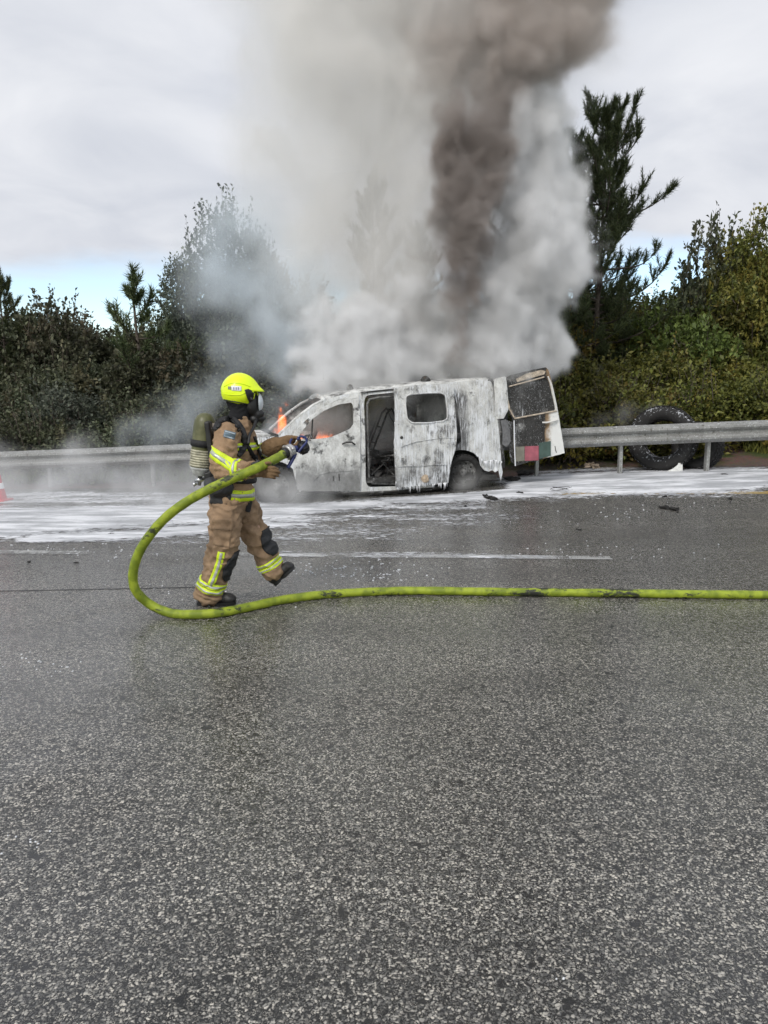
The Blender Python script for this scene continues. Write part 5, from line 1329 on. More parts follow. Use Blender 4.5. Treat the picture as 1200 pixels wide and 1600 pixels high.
hline('ridge', [(350, 604), (362, 598.5), (378, 599.5), (391, 604)], .0035, HELM)
hline('ridge', [(350, 616), (362, 617), (375, 617), (384, 613)], .003, HELM)
hline('edge_trim', [(350, 624.5), (360, 626.5), (372, 628.5), (384, 631), (392, 632.5)], .005, BLKR, .0)
# flash hood, mask
bm = bmesh.new(); ball(bm, Q(376, 624), .105, (1.05, .92, 1.0)); limb(bm, [Q(374, 655), Q(376, 642), Q(377, 630)], [.088, .082, .088]); ball(bm, Q(372, 652), .085, (1.05, 1.1, .55))
fuse('flash_hood', bm, .009, cloth('black_knit', (.016, .016, .018), .2), pr_, 4, [(16, (1, 1, 2.5), .006, True)])
bm = bmesh.new(); ball(bm, Q(394, 632), .082, (.78, .92, 1.15)); ball(bm, Q(403, 647), .045, (1.1, 1.0, .9)); ball(bm, Q(398, 655), .042, (1.1, 1, .8))
msk = fuse('face_mask', bm, .007, BLKR, pr_, 3)
m = M_('visor_lens'); m.set(col=(.62, .66, .70), rough=.12, spec=.8); LENS = m.m  # pale grey base colour stands in for sky reflected in the clear lens
bm = bmesh.new(); bmesh.ops.create_uvsphere(bm, u_segments=24, v_segments=16, radius=1)
for v in bm.verts: v.co = Vector((v.co.x * .068, v.co.y * .074, v.co.z * .088))
bmesh.ops.bisect_plane(bm, geom=bm.verts[:] + bm.edges[:] + bm.faces[:], plane_co=(.040, 0, 0), plane_no=(-1, 0, 0), clear_outer=True, dist=1e-5)
for v in bm.verts: v.co += Q(397.5, 629)
from_bm('lens', bm, LENS, msk, True)
bm = bmesh.new(); bm_lathe(bm, [(.0, .05), (.026, .048), (.030, .0), (.030, -.02), (0, -.02)], Matrix.Translation(Q(404, 652)) @ Vector((.8, 0, -.5)).to_track_quat('Z', 'Y').to_matrix().to_4x4(), 20)
from_bm('regulator', bm, BLKR, msk, True)
bm = bmesh.new(); bm_lathe(bm, [(0, .003), (.016, .002), (.016, -.004)], Matrix.Translation(Q(407, 655)) @ Vector((.8, -.3, -.5)).to_track_quat('Z', 'Y').to_matrix().to_4x4() , 16); from_bm('red_button', bm, plain('dull_red', (.30, .03, .04), .5), msk)
bm = bmesh.new(); bm_tube(bm, catmull([Q(400, 656, -.05), Q(396, 668, -.10), Q(390, 680, -.16), Q(388, 694, -.20)], 6), .011, 8); from_bm('air_line', bm, BLKR, msk, True)

# air set: backplate, cylinder
bm = bmesh.new(); c0_, c1_ = Q(321, 652, .02), Q(313, 739, .02); ax_ = (c0_ - c1_).normalized(); Lc = (c0_ - c1_).length; rc = .084
m4 = Matrix.Translation(c1_) @ ax_.to_track_quat('Z', 'Y').to_matrix().to_4x4()
prof_ = [(0, -.025), (.03, -.02), (.06, .0), (.078, .03), (rc, .07), (rc, Lc - .07), (.080, Lc - .03), (.064, Lc + .005), (.038, Lc + .028), (0, Lc + .036)]
bm_lathe(bm, prof_, m4, 36)
m = M_('olive_composite'); nn_ = m.noise(9, 6, .7); m.set(col=m.mix(m.rng(nn_, .4, .7), (.085, .088, .035), (.15, .15, .07)), rough=.42, spec=.5); m.bump(m.noise(30, 4), .003)
tank = from_bm('air_cylinder', bm, m.m, pr_, True)
bm = bmesh.new()
for k in range(7): z_ = .06 + k * .019; bm_lathe(bm, [(rc + .001, z_ - .008), (rc + .005, z_ - .004), (rc + .005, z_ + .004), (rc + .001, z_ + .008)], m4, 36)
tag(from_bm('worn_winding', bm, plain('pale_winding', (.42, .40, .30), .6, bump=(25, .004), var=.35), tank, True), kind='stuff')
bm = bmesh.new(); bm_lathe(bm, [(rc + .002, .205), (rc + .010, .208), (rc + .010, .255), (rc + .002, .258)], m4, 36); st_ = from_bm('tank_strap', bm, BLK, tank, True)
bm = bmesh.new()
pts = [m4 @ Vector((rc * 1.09 * math.cos(a), rc * 1.09 * math.sin(a), z_)) for a, z_ in [(R(300), .25), (R(310), .18), (R(315), .12), (R(318), .09)]]
bm_tube(bm, [q + Vector((0, -.01, 0)) for q in pts], [.03, .028, .022, .012], 8, flat=.4); from_bm('strap_tail', bm, BLK, tank, True)
bm = bmesh.new(); a_l = R(232)
for i in range(6):
    for j in range(4): pass
gr_ = [[bm.verts.new(m4 @ Vector(((rc + .003) * math.cos(a_l + R(7) * j), (rc + .003) * math.sin(a_l + R(7) * j), .30 + .10 * i / 4))) for j in range(4)] for i in range(5)]
for i in range(4):
    for j in range(3): bm.faces.new((gr_[i][j], gr_[i][j + 1], gr_[i + 1][j + 1], gr_[i + 1][j]))
from_bm('white_label', bm, plain('tank_label', (.68, .70, .68), .5, var=.3, vs=60), tank)
bm = bmesh.new(); bm_lathe(bm, [(0, -.10), (.014, -.098), (.016, -.07), (.028, -.065), (.030, -.045), (.018, -.04), (.018, -.015), (0, -.01)], m4, 18)
cc = m4 @ Vector((0, 0, -.06)); bm_tube(bm, [cc + Vector((-.035, -.01, 0)), cc + Vector((.05, -.01, .01))], [.012, .012], 8); bm_tube(bm, [cc + Vector((-.02, -.02, -.02)), cc + Vector((-.045, -.03, -.03))], [.012, .018], 8)
from_bm('valve', bm, plain('bright_metal', (.55, .56, .57), .3, metal=.9), tank, True)
bm = bmesh.new(); bm_lathe(bm, [(.055, -.018), (.082, .03), (.086, .045), (.078, .046)], m4, 36); from_bm('foot_ring', bm, plain('pale_guard', (.42, .43, .42), .5, var=.3), tank, True)
bm = bmesh.new(); 
for c_, s_ in ((Q(333, 700, 0), (.045, .22, .42)), (Q(330, 745, 0), (.06, .24, .10))): bm_box(bm, c_, s_, Matrix.Rotation(R(-5), 3, 'Y'))
fuse('backplate', bm, .012, BLKR, pr_, 2)
bm = bmesh.new(); bm_tube(bm, catmull([Q(316, 748, -.05), Q(326, 744, -.09), Q(332, 725, -.12), Q(337, 690, -.12), Q(340, 665, -.12)], 6), .010, 8); from_bm('air_line', bm, BLKR, pr_, True)
# hip bag
bm = bmesh.new(); ball(bm, Q(343, 762, -.19), .1, (1.12, .62, .72)); ball(bm, Q(338, 755, -.16), .09, (1.1, .7, .6)); bm_box(bm, Q(345, 778, -.175), (.16, .05, .10), Matrix.Rotation(R(4), 3, 'Y'))
bag = fuse('hip_bag', bm, .010, plain('dark_grey_nylon', (.030, .031, .034), .5, bump=(35, .006), var=.25), pr_, 3, [(12, (1, 1, 1.6), .006, True)])
bm = bmesh.new(); bm_box(bm, Q(389, 791, -.06), (.035, .03, .09), Matrix.Rotation(R(14), 3, 'Y')); bmesh.ops.bevel(bm, geom=bm.edges[:], offset=.008, segments=2); from_bm('belt_pouch', bm, BLK, pr_)

# boots
def boot(heel, toe, ankle, up, name='boot'):
    bm = bmesh.new(); ax_ = (toe - heel).normalized(); side_ = Vector((0, 1, 0)); L = (toe - heel).length
    def b(f_, u_): return heel + ax_ * (L * f_) + up * u_
    ball(bm, b(.16, .062), .052, (1, .85, 1)); limb(bm, [b(.18, .065), b(.5, .060), b(.84, .050)], [.052, .047, .043], flat=1.0); ball(bm, b(.86, .046), .047, (1.05, 1.05, .80)); limb(bm, [b(.2, .08), ankle.lerp(b(.2, .08), .4), ankle], [.055, .056, .062]); ball(bm, b(.35, .085), .05)
    bt = fuse(name, bm, .008, BOOT, pr_, 3, [(22, (1, 1, 1), .003, True)], 2.0)
    bm = bmesh.new(); outline = []
    for k in range(28):
        a = 2 * math.pi * k / 28; f_ = .5 + .5 * math.cos(a); w_ = .050 * abs(math.sin(a)) ** .6 * (.86 + .22 * f_ - .25 * math.exp(-((f_ - .38) / .12) ** 2)); outline.append((f_ * 1.03 - .015, math.copysign(w_, math.sin(a)) if math.sin(a) else 0))
    top_ = [bm.verts.new(b(f_, .026) + side_ * w_) for f_, w_ in outline]; bot_ = [bm.verts.new(b(f_, .0 if f_ < .28 or f_ > .42 else .010) + side_ * w_ * .96) for f_, w_ in outline]
    bm.faces.new(top_); bm.faces.new(bot_[::-1])
    for k in range(28): bm.faces.new((top_[k], bot_[k], bot_[(k + 1) % 28], top_[(k + 1) % 28]))
    bmesh.ops.recalc_face_normals(bm, faces=bm.faces[:]); from_bm('sole', bm, BLKR, bt)
    return bt
hr = Q(308, 943, -.03); hr.z = .002; tr2 = Q(368, 941, -.04); tr2.z = .010
boot(hr, tr2, Q(326, 922, -.03), Vector((0, 0, 1)))
hl = Q(431, 915.5, .15); tl2 = Q(461, 888, .15); axl = (tl2 - hl).normalized(); boot(hl, tl2, Q(427, 888, .15), Vector((-axl.z, 0, axl.x)))

# gloved hands: palm, thumb and four curled fingers each
def finger(bm, pts, r0, r1): limb(bm, pts, [r0 + (r1 - r0) * i / (len(pts) - 1) for i in range(len(pts))], seg=10)
# far hand closed over the bail handle
bm = bmesh.new(); wr = ARM_L[-1]
limb(bm, [Q(420, 701, .04), Q(430, 696, .0), Q(439, 693, -.02)], [.070, .066, .050]); limb(bm, [Q(438, 693, -.02), Q(448, 689, -.03), Q(455, 687, -.03)], [.046, .044, .036])
for i, (dx, dy) in enumerate([(0, -.055), (1.5, -.030), (2.5, -.006), (2.5, .018)]):
    finger(bm, [Q(452 + dx, 686.5, dy), Q(461 + dx, 683 + i * .6, dy - .004), Q(467 + dx * .6, 687 + i, dy - .02), Q(463 + dx * .4, 694 + i, dy - .03), Q(457, 695.5 + i, dy - .02)], .0135, .0105)
finger(bm, [Q(446, 692, -.05), Q(453, 697, -.075), Q(460, 698, -.085), Q(464, 695, -.08)], .016, .012)
gl = fuse('glove', bm, .0048, GLOVE, pr_, 2, [(26, (1, 1, 1), .0035, True)])
# near hand open under the hose, fingers forward
bm = bmesh.new()
limb(bm, [Q(394, 734, -.33), Q(404, 735, -.33), Q(411, 736, -.33)], [.060, .050, .044]); ball(bm, Q(412, 737, -.335), .046, (1.1, .55, .95))
for i, (py0, L_, r_) in enumerate([(730.5, 20, .0125), (735.5, 22, .0130), (740.5, 20, .0125), (744.5, 16, .0110)]):
    finger(bm, [Q(414, py0, -.35), Q(414 + L_ * .45, py0 - .4 + i * .3, -.375), Q(414 + L_ * .8, py0 + .8 + i * .3, -.37), Q(414 + L_, py0 + 2.6 + i * .2, -.35)], r_, r_ * .82)
finger(bm, [Q(406, 731, -.36), Q(411, 726.5, -.38), Q(417, 724, -.385), Q(422, 723.5, -.38)], .016, .012)
fuse('glove', bm, .0048, GLOVE, pr_, 2, [(26, (1, 1, 1), .0035, True)], 3.0)

# ------------------------------------------------------------------ hose and nozzle
hose = empty('fire_hose', G(700, 932)); tag(hose, 'yellow green fire hose looping past the firefighter and across the road', 'fire hose'); HO = hose.location.copy()
m = M_('hose_jacket'); tcn = m.n('ShaderNodeAttribute', attribute_name='uvh'); o_ = m.co(); mud = m.noise(5, 8, .74, m.mapped((.45, 1.6, 1.6), o_)); sc_ = m.noise(30, 5, .7)
geo = m.n('ShaderNodeNewGeometry'); low_ = m.rng(m.sepa(geo.outputs['Normal'])['Z'], -.1, -.8)
base = m.mix(m.rng(m.noise(12, 5), .35, .65), (.17, .225, .016), (.33, .40, .03))
c = m.mix(m.rng(m.math('ADD', mud, m.math('MULTIPLY', sc_, .25)), .655, .71), base, (.025, .026, .02)); c = m.mix(m.math('MULTIPLY', m.rng(sc_, .5, .7), .45), c, (.14, .19, .03))
m.set(col=c, rough=.5, spec=.4); wv_ = m.n('ShaderNodeTexWave', wave_type='BANDS', bands_direction='X'); wv_.inputs['Scale'].default_value = 60; m.l(o_, wv_.inputs['Vector']); m.bump(m.math('ADD', m.math('MULTIPLY', wv_.outputs[1], .15), sc_), .003); HMAT = m.m
RH = .0345
air = [(446, 708, YB - .16), (425, 720, YB - .28), (400, 732, YB - .42), (365, 747, YB - .48), (330, 763, YB - .50), (295, 782, YB - .50), (262, 806, YB - .49), (236, 834, YB - .47), (217, 864, YB - .44), (208, 895, YB - .42), (212, 922, YB - .40)]
ap = [P(a, b, y_) for a, b, y_ in air]
gp = []
for a, b in [(234, 946), (265, 957.5), (300, 960), (345, 957), (390, 948), (440, 937.5), (500, 929.5), (570, 925), (650, 923), (760, 924.5), (900, 926), (1050, 928), (1200, 929.5), (1330, 931), (1500, 934)]:
    q = G(a, b, RH); gp.append(q)
gp[0].z += .035; gp[0] = P(234, 944, gp[1].y + .015)
path = catmull(ap + gp, 14)
path = [q - HO for q in path]
bm = bmesh.new(); bm_tube(bm, path, [RH * (1 + .02 * math.sin(i * .7)) for i in range(len(path))], 20); from_bm('hose', bm, HMAT, hose, True)
# coupling
HD = (P(455, 704, YB - .12) - P(443, 709, YB - .18)).normalized(); cpl = P(447.5, 707, YB - .155) - HO
mm = Matrix.Translation(cpl) @ HD.to_track_quat('Z', 'Y').to_matrix().to_4x4()
bm = bmesh.new(); bm_lathe(bm, [(.030, -.035), (.040, -.03), (.042, -.005), (.030, .0)], mm, 28); from_bm('hose_collar', bm, BLKR, hose, True)
bm = bmesh.new(); bm_lathe(bm, [(.034, .0), (.050, .002), (.053, .012), (.047, .018), (.047, .030), (.053, .036), (.053, .052), (.044, .058), (.028, .06)], mm, 30)
for k in range(3):
    a = 2.1 * k + .6; bm_box(bm, mm @ Vector((.055 * math.cos(a), .055 * math.sin(a), .03)), (.02, .02, .03), mm.to_3x3() @ Matrix.Rotation(a, 3, 'Z'))
from_bm('coupling', bm, plain('cast_aluminium', (.52, .51, .50), .38, metal=.75, bump=(30, .003), var=.12), hose, True)
NAVY = plain('navy_plastic', (.018, .028, .12), .4, bump=(40, .002), var=.25)
nz = bpy.data.objects.new('nozzle', None); COL.objects.link(nz); nz.parent = hose
bm = bmesh.new(); bm_lathe(bm, [(.0, .055), (.026, .058), (.028, .10), (.034, .11), (.034, .135), (.0, .136)], mm, 20); from_bm('nozzle_body', bm, NAVY, nz, True)
t0_ = P(472, 700, YB - .08) - HO; t1_ = P(480, 696.5, YB - .05) - HO
bm = bmesh.new(); m5 = Matrix.Translation(t0_) @ (t1_ - t0_).normalized().to_track_quat('Z', 'Y').to_matrix().to_4x4()
bm_lathe(bm, [(0, -.03), (.032, -.03), (.046, -.015), (.048, .02), (.044, .040), (.036, .044), (.030, .035), (0, .03)], m5, 26)
for k in range(12): a = k * math.pi / 6; bm_box(bm, m5 @ Vector((.048 * math.cos(a), .048 * math.sin(a), .005)), (.008, .010, .04), m5.to_3x3() @ Matrix.Rotation(a, 3, 'Z'))
from_bm('nozzle_tip', bm, BLKR, nz, True)
bm = bmesh.new(); bm_tube(bm, catmull([P(461, 708, YB - .13) - HO, P(458, 716, YB - .14) - HO, P(453, 725, YB - .15) - HO, P(449.5, 731.5, YB - .16) - HO], 5), [.020] * 5 + [.017] * 5 + [.016] * 6, 12, flat=.8); from_bm('pistol_grip', bm, NAVY, nz, True)
for dy in (-.035, .03):
    bm = bmesh.new(); bm_tube(bm, catmull([P(466, 707, YB - .1 + dy) - HO, P(472, 699, YB - .09 + dy) - HO, P(479, 690.5, YB - .07 + dy) - HO, P(477, 684, YB - .07 + dy) - HO, P(470, 682, YB - .07 + dy) - HO, P(465, 685, YB - .07 + dy) - HO], 6), .0095, 8); from_bm('bail_arm', bm, NAVY, nz, True)
bm = bmesh.new(); bm_tube(bm, [P(466, 686, YB - .115) - HO, P(466, 686, YB - .03) - HO], .012, 8); bm_tube(bm, catmull([P(455, 700, YB - .12) - HO, P(453, 692, YB - .10) - HO, P(456, 686, YB - .08) - HO], 5), .009, 8); from_bm('bail_grip', bm, NAVY, nz, True)
# ------------------------------------------------------------------ smoke, steam and flames: real volumes
def volume_grid(name, lo, hi, vox, fn, mat, label, pf=None):
    """evaluate fn(points)->density on a grid and keep it as a fog volume (Volume Cube reads it back by index)"""
    lo = np.array(lo, float); hi = np.array(hi, float); res = np.maximum(2, np.round((hi - lo) / vox).astype(int) + 1)
    ax = [np.linspace(lo[i], hi[i], res[i]) for i in range(3)]
    X, Y, Z = np.meshgrid(*ax, indexing='ij'); pts = np.stack([X.ravel(), Y.ravel(), Z.ravel()], 1).astype(np.float32)
    d = np.zeros(len(pts), np.float32)
    near = np.ones(len(pts), bool) if pf is None else np.concatenate([field(pts[a:a + 400000], pf, .75) > .06 for a in range(0, len(pts), 400000)])
    ix = np.nonzero(near)[0]
    for a in range(0, len(ix), 300000): d[ix[a:a + 300000]] = fn(pts[ix[a:a + 300000]])
    d = d.reshape(res)
    for i in range(3):                                # nothing reaches the faces of the grid
        s = [slice(None)] * 3
        for e in (0, -1): s[i] = e; d[tuple(s)] = 0
    d = d.ravel(); d[d < .004] = 0
    me = bpy.data.meshes.new(name); me.vertices.add(len(d))
    # the carrier keeps its points folded together at the centre: only the attribute is read
    a_ = me.attributes.new('dens', 'FLOAT', 'POINT'); a_.data.foreach_set('value', d)
    o = bpy.data.objects.new(name, me); COL.objects.link(o); me.materials.append(mat)
    ng = bpy.data.node_groups.new(name, 'GeometryNodeTree')
    ng.interface.new_socket('Geometry', in_out='INPUT', socket_type='NodeSocketGeometry'); ng.interface.new_socket('Geometry', in_out='OUTPUT', socket_type='NodeSocketGeometry')
    n = lambda t, **kw: N(ng, t, **kw); L = ng.links.new
    gi = n('NodeGroupInput'); go = n('NodeGroupOutput'); vc = n('GeometryNodeVolumeCube')
    vc.inputs['Min'].default_value = lo; vc.inputs['Max'].default_value = hi
    for i, k in enumerate('XYZ'): vc.inputs['Resolution ' + k].default_value = int(res[i])
    pos = n('GeometryNodeInputPosition'); sx_ = n('ShaderNodeSeparateXYZ'); L(pos.outputs[0], sx_.inputs[0]); idx = []
    for i in range(3):
        mr = n('ShaderNodeMapRange', interpolation_type='LINEAR'); L(sx_.outputs[i], mr.inputs[0])
        mr.inputs[1].default_value = lo[i]; mr.inputs[2].default_value = hi[i]; mr.inputs[3].default_value = 0; mr.inputs[4].default_value = float(res[i] - 1)
        ro_ = n('ShaderNodeMath', operation='ROUND'); L(mr.outputs[0], ro_.inputs[0]); idx.append(ro_.outputs[0])
    def int_math(op, a, b):
        q = n('FunctionNodeIntegerMath', operation=op)
        for k, v in enumerate((a, b)):
            if isinstance(v, int): q.inputs[k].default_value = v
            else: L(v, q.inputs[k])
        return q.outputs[0]
    i1 = int_math('ADD', int_math('MULTIPLY', idx[0], int(res[1] * res[2])), int_math('ADD', int_math('MULTIPLY', idx[1], int(res[2])), idx[2]))
    na = n('GeometryNodeInputNamedAttribute', data_type='FLOAT'); na.inputs[0].default_value = 'dens'
    si = n('GeometryNodeSampleIndex', data_type='FLOAT', domain='POINT', clamp=True); L(gi.outputs[0], si.inputs[0]); L(na.outputs[0], si.inputs[1]); L(i1, si.inputs['Index'])
    L(si.outputs[0], vc.inputs['Density'])
    sm = n('GeometryNodeSetMaterial'); sm.inputs['Material'].default_value = mat; L(vc.outputs[0], sm.inputs[0]); L(sm.outputs[0], go.inputs[0])
    md = o.modifiers.new('volume', 'NODES'); md.node_group = ng
    print(name, res, 'mean', float(d.mean()), 'max', float(d.max()))
    return tag(o, label, kind='stuff')
def smoke_mat(name, col, dens, aniso=.1, absorb=None, tint=None):
    m = bpy.data.materials.new(name); m.use_nodes = True; nt = m.node_tree; nt.nodes.clear()
    o = nt.nodes.new('ShaderNodeOutputMaterial'); p = nt.nodes.new('ShaderNodeVolumePrincipled'); nt.links.new(p.outputs[0], o.inputs['Volume'])
    p.inputs['Color'].default_value = (*col, 1); p.inputs['Density'].default_value = dens; p.inputs['Anisotropy'].default_value = aniso
    if absorb: p.inputs['Absorption Color'].default_value = (*absorb, 1)
    m.cycles.volume_interpolation = 'LINEAR'
    try: m.cycles.volume_sampling = 'DISTANCE'
    except Exception: pass
    return m
def smooth01(t): t = np.clip(t, 0, 1); return t * t * (3 - 2 * t)
def puffs(lst):
    """(px, py, radius_px, Y, strength, depth stretch) -> world centre, radius, strength"""
    o = []
    for e in lst:
        px, py, r_, Y, s = e[:5]; st = e[5] if len(e) > 5 else 1.0
        c = P(px, py, Y); o.append((c.x, c.y, c.z, r_ * Y / FPX, s, st))
    return o
def field(p, pf, power=2.0):
    f = np.zeros(len(p), np.float32)
    for cx_, cy2, cz_, r_, s, st in pf:
        d2 = ((p[:, 0] - cx_) ** 2 + ((p[:, 1] - cy2) / st) ** 2 + (p[:, 2] - cz_) ** 2) / (r_ * r_)
        f += s * np.exp(-d2 * power)
    return f
def warp(p, s, amt, seed=0):
    q = p * s + seed; return p + amt * np.stack([fbm(q, 3), fbm(q + 31.7, 3), fbm(q + 71.3, 3)], 1)
def billow(p, oct=4):
    a = 1; s = 0; t = 0; q = np.asarray(p, np.float32)
    for k in range(oct):
        s = s + a * np.abs(gnoise(q + 9.1 * k)); t += a; a *= .5; q = q * 2.07
    return s / t

WHITE = puffs([
    # low, rolling off the roof
    (480, 606, 34, 12.2, .9), (520, 592, 50, 12.4, 1.1), (575, 580, 58, 12.6, 1.1), (635, 566, 60, 12.7, 1.1), (690, 560, 56, 12.8, 1.1), (745, 560, 54, 12.8, 1.1), (795, 560, 52, 12.9, 1.1), (838, 560, 44, 12.9, 1.1), (868, 552, 34, 12.9, 1.1), (886, 546, 22, 12.9, .9),
    (468, 560, 36, 12.6, .9), (478, 520, 40, 12.8, .75), (500, 480, 40, 13, .45),
    (540, 530, 60, 12.9, .95), (600, 520, 65, 13.0, 1.0), (660, 500, 60, 13.1, 1.0), (560, 470, 50, 13.2, .5), (620, 450, 50, 13.3, .55), (780, 520, 55, 12.8, 1.1), (820, 500, 52, 12.9, 1.1), (860, 512, 32, 12.9, .8),
    # the bright right hand column
    (790, 460, 54, 12.8, 1.1), (840, 445, 50, 12.9, 1.1), (882, 432, 36, 13.0, 1.05), (815, 400, 60, 12.8, 1.3), (874, 388, 48, 12.9, 1.3), (820, 350, 60, 12.9, 1.35), (876, 338, 48, 13.0, 1.3), (815, 300, 60, 13.0, 1.35), (872, 290, 48, 13.1, 1.3), (822, 250, 60, 13.1, 1.35), (868, 240, 48, 13.2, 1.2), (820, 200, 56, 13.3, 1.15), (862, 188, 46, 13.3, .95), (835, 150, 46, 13.4, .7),
    (925, 395, 18, 13.2, .5), (768, 330, 36, 13.1, .8), (762, 420, 42, 13.1, .9), (748, 470, 40, 13.1, .9), (770, 280, 36, 13.2, .6), (700, 450, 44, 13.3, .7), (655, 400, 50, 13.5, .5), (690, 370, 40, 13.3, .5)])
BEIGE = puffs([
    (600, 500, 80, 13.8, 1.3), (530, 470, 80, 13.8, 1.0), (470, 470, 60, 13.8, .6), (670, 450, 70, 13.5, 1.3), (570, 440, 90, 13.7, 1.2), (640, 390, 90, 13.6, 1.5), (470, 390, 80, 13.8, .9), (545, 360, 100, 13.8, 1.4), (620, 310, 95, 13.7, 1.6), (690, 330, 70, 13.2, 1.5), (460, 300, 90, 14.0, 1.0), (530, 240, 110, 14.0, 1.4), (620, 210, 100, 13.7, 1.6), (700, 240, 70, 13.2, 1.5), (440, 190, 80, 14.2, .8),
    (500, 130, 120, 14.0, 1.2), (610, 110, 110, 13.9, 1.6), (430, 60, 90, 14.3, .8), (530, 20, 130, 14.2, 1.3), (640, 30, 110, 14.0, 1.6), (700, 150, 70, 13.4, 1.6), (780, 150, 60, 13.3, 1.3), (840, 160, 60, 13.5, 1.1), (790, 220, 60, 13.4, 1.0), (850, 90, 70, 13.6, 1.0), (920, 90, 50, 13.8, .6),
    (700, -60, 150, 14.2, 1.6), (560, -120, 160, 14.4, 1.4), (760, -200, 180, 14.6, 1.6), (450, -60, 120, 14.5, .9), (620, -280, 190, 14.8, 1.3), (840, -330, 200, 15, 1.4)])
DARK = puffs([
    (722, 560, 13, 12.40, .9), (717, 535, 18, 12.40, 1), (712, 505, 24, 12.40, 1.05), (712, 470, 30, 12.40, 1.05), (716, 435, 36, 12.40, 1.05), (722, 398, 40, 12.40, 1), (730, 358, 44, 12.40, 1), (738, 318, 46, 12.45, 1.05), (742, 282, 50, 12.50, 1.15), (745, 248, 54, 12.55, 1.2), (752, 214, 54, 12.60, 1.2), (762, 182, 44, 12.65, 1.0), (785, 150, 40, 12.75, .8), (815, 120, 44, 12.75, .8), (850, 90, 40, 12.85, .6),
    (708, 240, 30, 12.55, .7), (695, 330, 28, 12.55, .6), (775, 385, 28, 12.55, .55), (780, 260, 40, 12.60, .7), (778, 300, 34, 12.55, .55), (685, 400, 24, 12.45, .5), (765, 430, 24, 12.45, .45), (690, 200, 28, 12.65, .5), (720, 170, 30, 12.75, .5)])
BROWN = puffs([
    (700, 110, 64, 13.3, .9), (770, 70, 64, 13.2, 1.0), (830, 140, 44, 13.1, .9), (910, 40, 54, 13.2, .9), (760, 120, 60, 13.2, .9), (815, 120, 54, 13.2, 1.0), (860, 90, 60, 13.2, 1.0), (800, 50, 70, 13.3, 1.0), (870, 20, 75, 13.3, 1.2), (930, 0, 60, 13.4, .9), (720, 20, 80, 13.4, 1.0), (780, -50, 90, 13.6, 1.1), (880, -70, 100, 13.7, 1.2), (960, -100, 90, 13.8, .8), (900, -190, 130, 14.0, 1.1), (1010, -260, 140, 14.2, .9), (680, 70, 50, 13.4, .8), (840, 175, 40, 13.3, .7), (790, 170, 50, 13.2, .8), (650, -30, 70, 13.5, .8), (640, 60, 50, 13.5, .6), (900, 80, 45, 13.3, .7), (690, 160, 44, 13.3, .7)])
def warp2(p, s, amt, seed=0):
    q = warp(p, s, amt, seed); return warp(q, s * 3.3, amt * .36, seed + 5)
ANI = np.array([1, 1, .72], np.float32)
def d_white(p):
    q = warp2(p, .9, .50, 3); f = field(q, WHITE, 1.6)
    b = billow(q * 1.25 + 5, 5); n_ = fbm(p * 2.3 * ANI + 40, 5, .62)
    v = f + 1.5 * (b - .22) + .5 * n_ - .42
    return smooth01(v / .85) * np.exp(2.4 * n_ + 2.0 * (b - .22)) * (.30 + .70 * np.clip(f, 0, 1.5))
def d_beige(p):
    q = warp2(p, .55, .8, 11); f = field(q, BEIGE, 1.6)
    n_ = fbm(q * 1.15 * ANI + 7, 6, .6); b = billow(q * 1.0 * ANI + 4, 5)
    return np.clip(f - .14, 0, 3) * np.exp(2.6 * n_ + 2.6 * (b - .22))
def d_dark(p):
    q = warp2(p, 1.25, .55, 23); f = field(q, DARK, 1.4)
    n_ = fbm(q * 2.3 * ANI + 3, 6, .64); b = billow(q * 2.2 * ANI + 1, 5); v = f + 1.1 * n_ + .9 * (b - .22) - .38
    return smooth01(v / 1.5) * np.clip(.25 + f, 0, 2) * np.exp(3.0 * n_ + 1.5 * (b - .22))
def d_brown(p):
    q = warp2(p, .8, .75, 31); f = field(q, BROWN, 1.5)
    n_ = fbm(q * 1.35 + 13, 6, .62); b = billow(q * .95 + 2, 5)
    v = f + .9 * n_ + 1.6 * (b - .22) - .50
    return smooth01(v / 1.4) * np.clip(f, 0, 2.0) * np.exp(2.3 * n_)
volume_grid('smoke', (-2.9, 10.9, .9), (4.3, 15.2, 7.9), .05, d_white, smoke_mat('white_smoke', (.975, .976, .98), 4.2), 'thick billowing white smoke and steam rising from the roof of the burning van', WHITE)
volume_grid('smoke', (-4.6, 10.6, .6), (5.2, 18.5, 14.5), .09, d_beige, smoke_mat('beige_smoke', (.985, .975, .96), .50), 'pale beige smoke veil drifting up and left of the main column', BEIGE)
volume_grid('smoke', (-.1, 11.0, 1.4), (3.8, 14.3, 8.2), .045, d_dark, smoke_mat('black_smoke', (.50, .455, .43), 4.4), 'narrow dark sooty plume climbing through the white smoke', DARK)
volume_grid('smoke', (-1.8, 10.2, 4.6), (8.0, 17.5, 14.5), .08, d_brown, smoke_mat('brown_smoke', (.74, .69, .655), 3.0), 'brown grey smoke spreading at the top of the column', BROWN)
BLUE = puffs([(330, 360, 60, 14.6, .25), (380, 350, 60, 14.4, .5), (300, 480, 50, 14.2, .2), (250, 640, 40, 12.9, .2), (470, 600, 40, 12.6, .6), (430, 430, 60, 14.0, .6), (440, 490, 55, 13.6, .9), (400, 400, 60, 14.4, .5), (370, 470, 60, 14.2, .55), (450, 540, 45, 13.2, .9), (420, 580, 40, 13.0, .7), (360, 540, 45, 13.6, .35), (340, 600, 50, 13.2, .5), (300, 640, 48, 12.9, .55), (240, 680, 40, 13.2, .45), (180, 690, 36, 13.2, .35), (430, 640, 30, 12.4, .7), (400, 330, 60, 14.6, .35), (330, 420, 65, 14.8, .5), (425, 670, 22, 11.7, 1.6), (412, 700, 18, 11.4, 1.0), (475, 440, 50, 13.8, .6)])
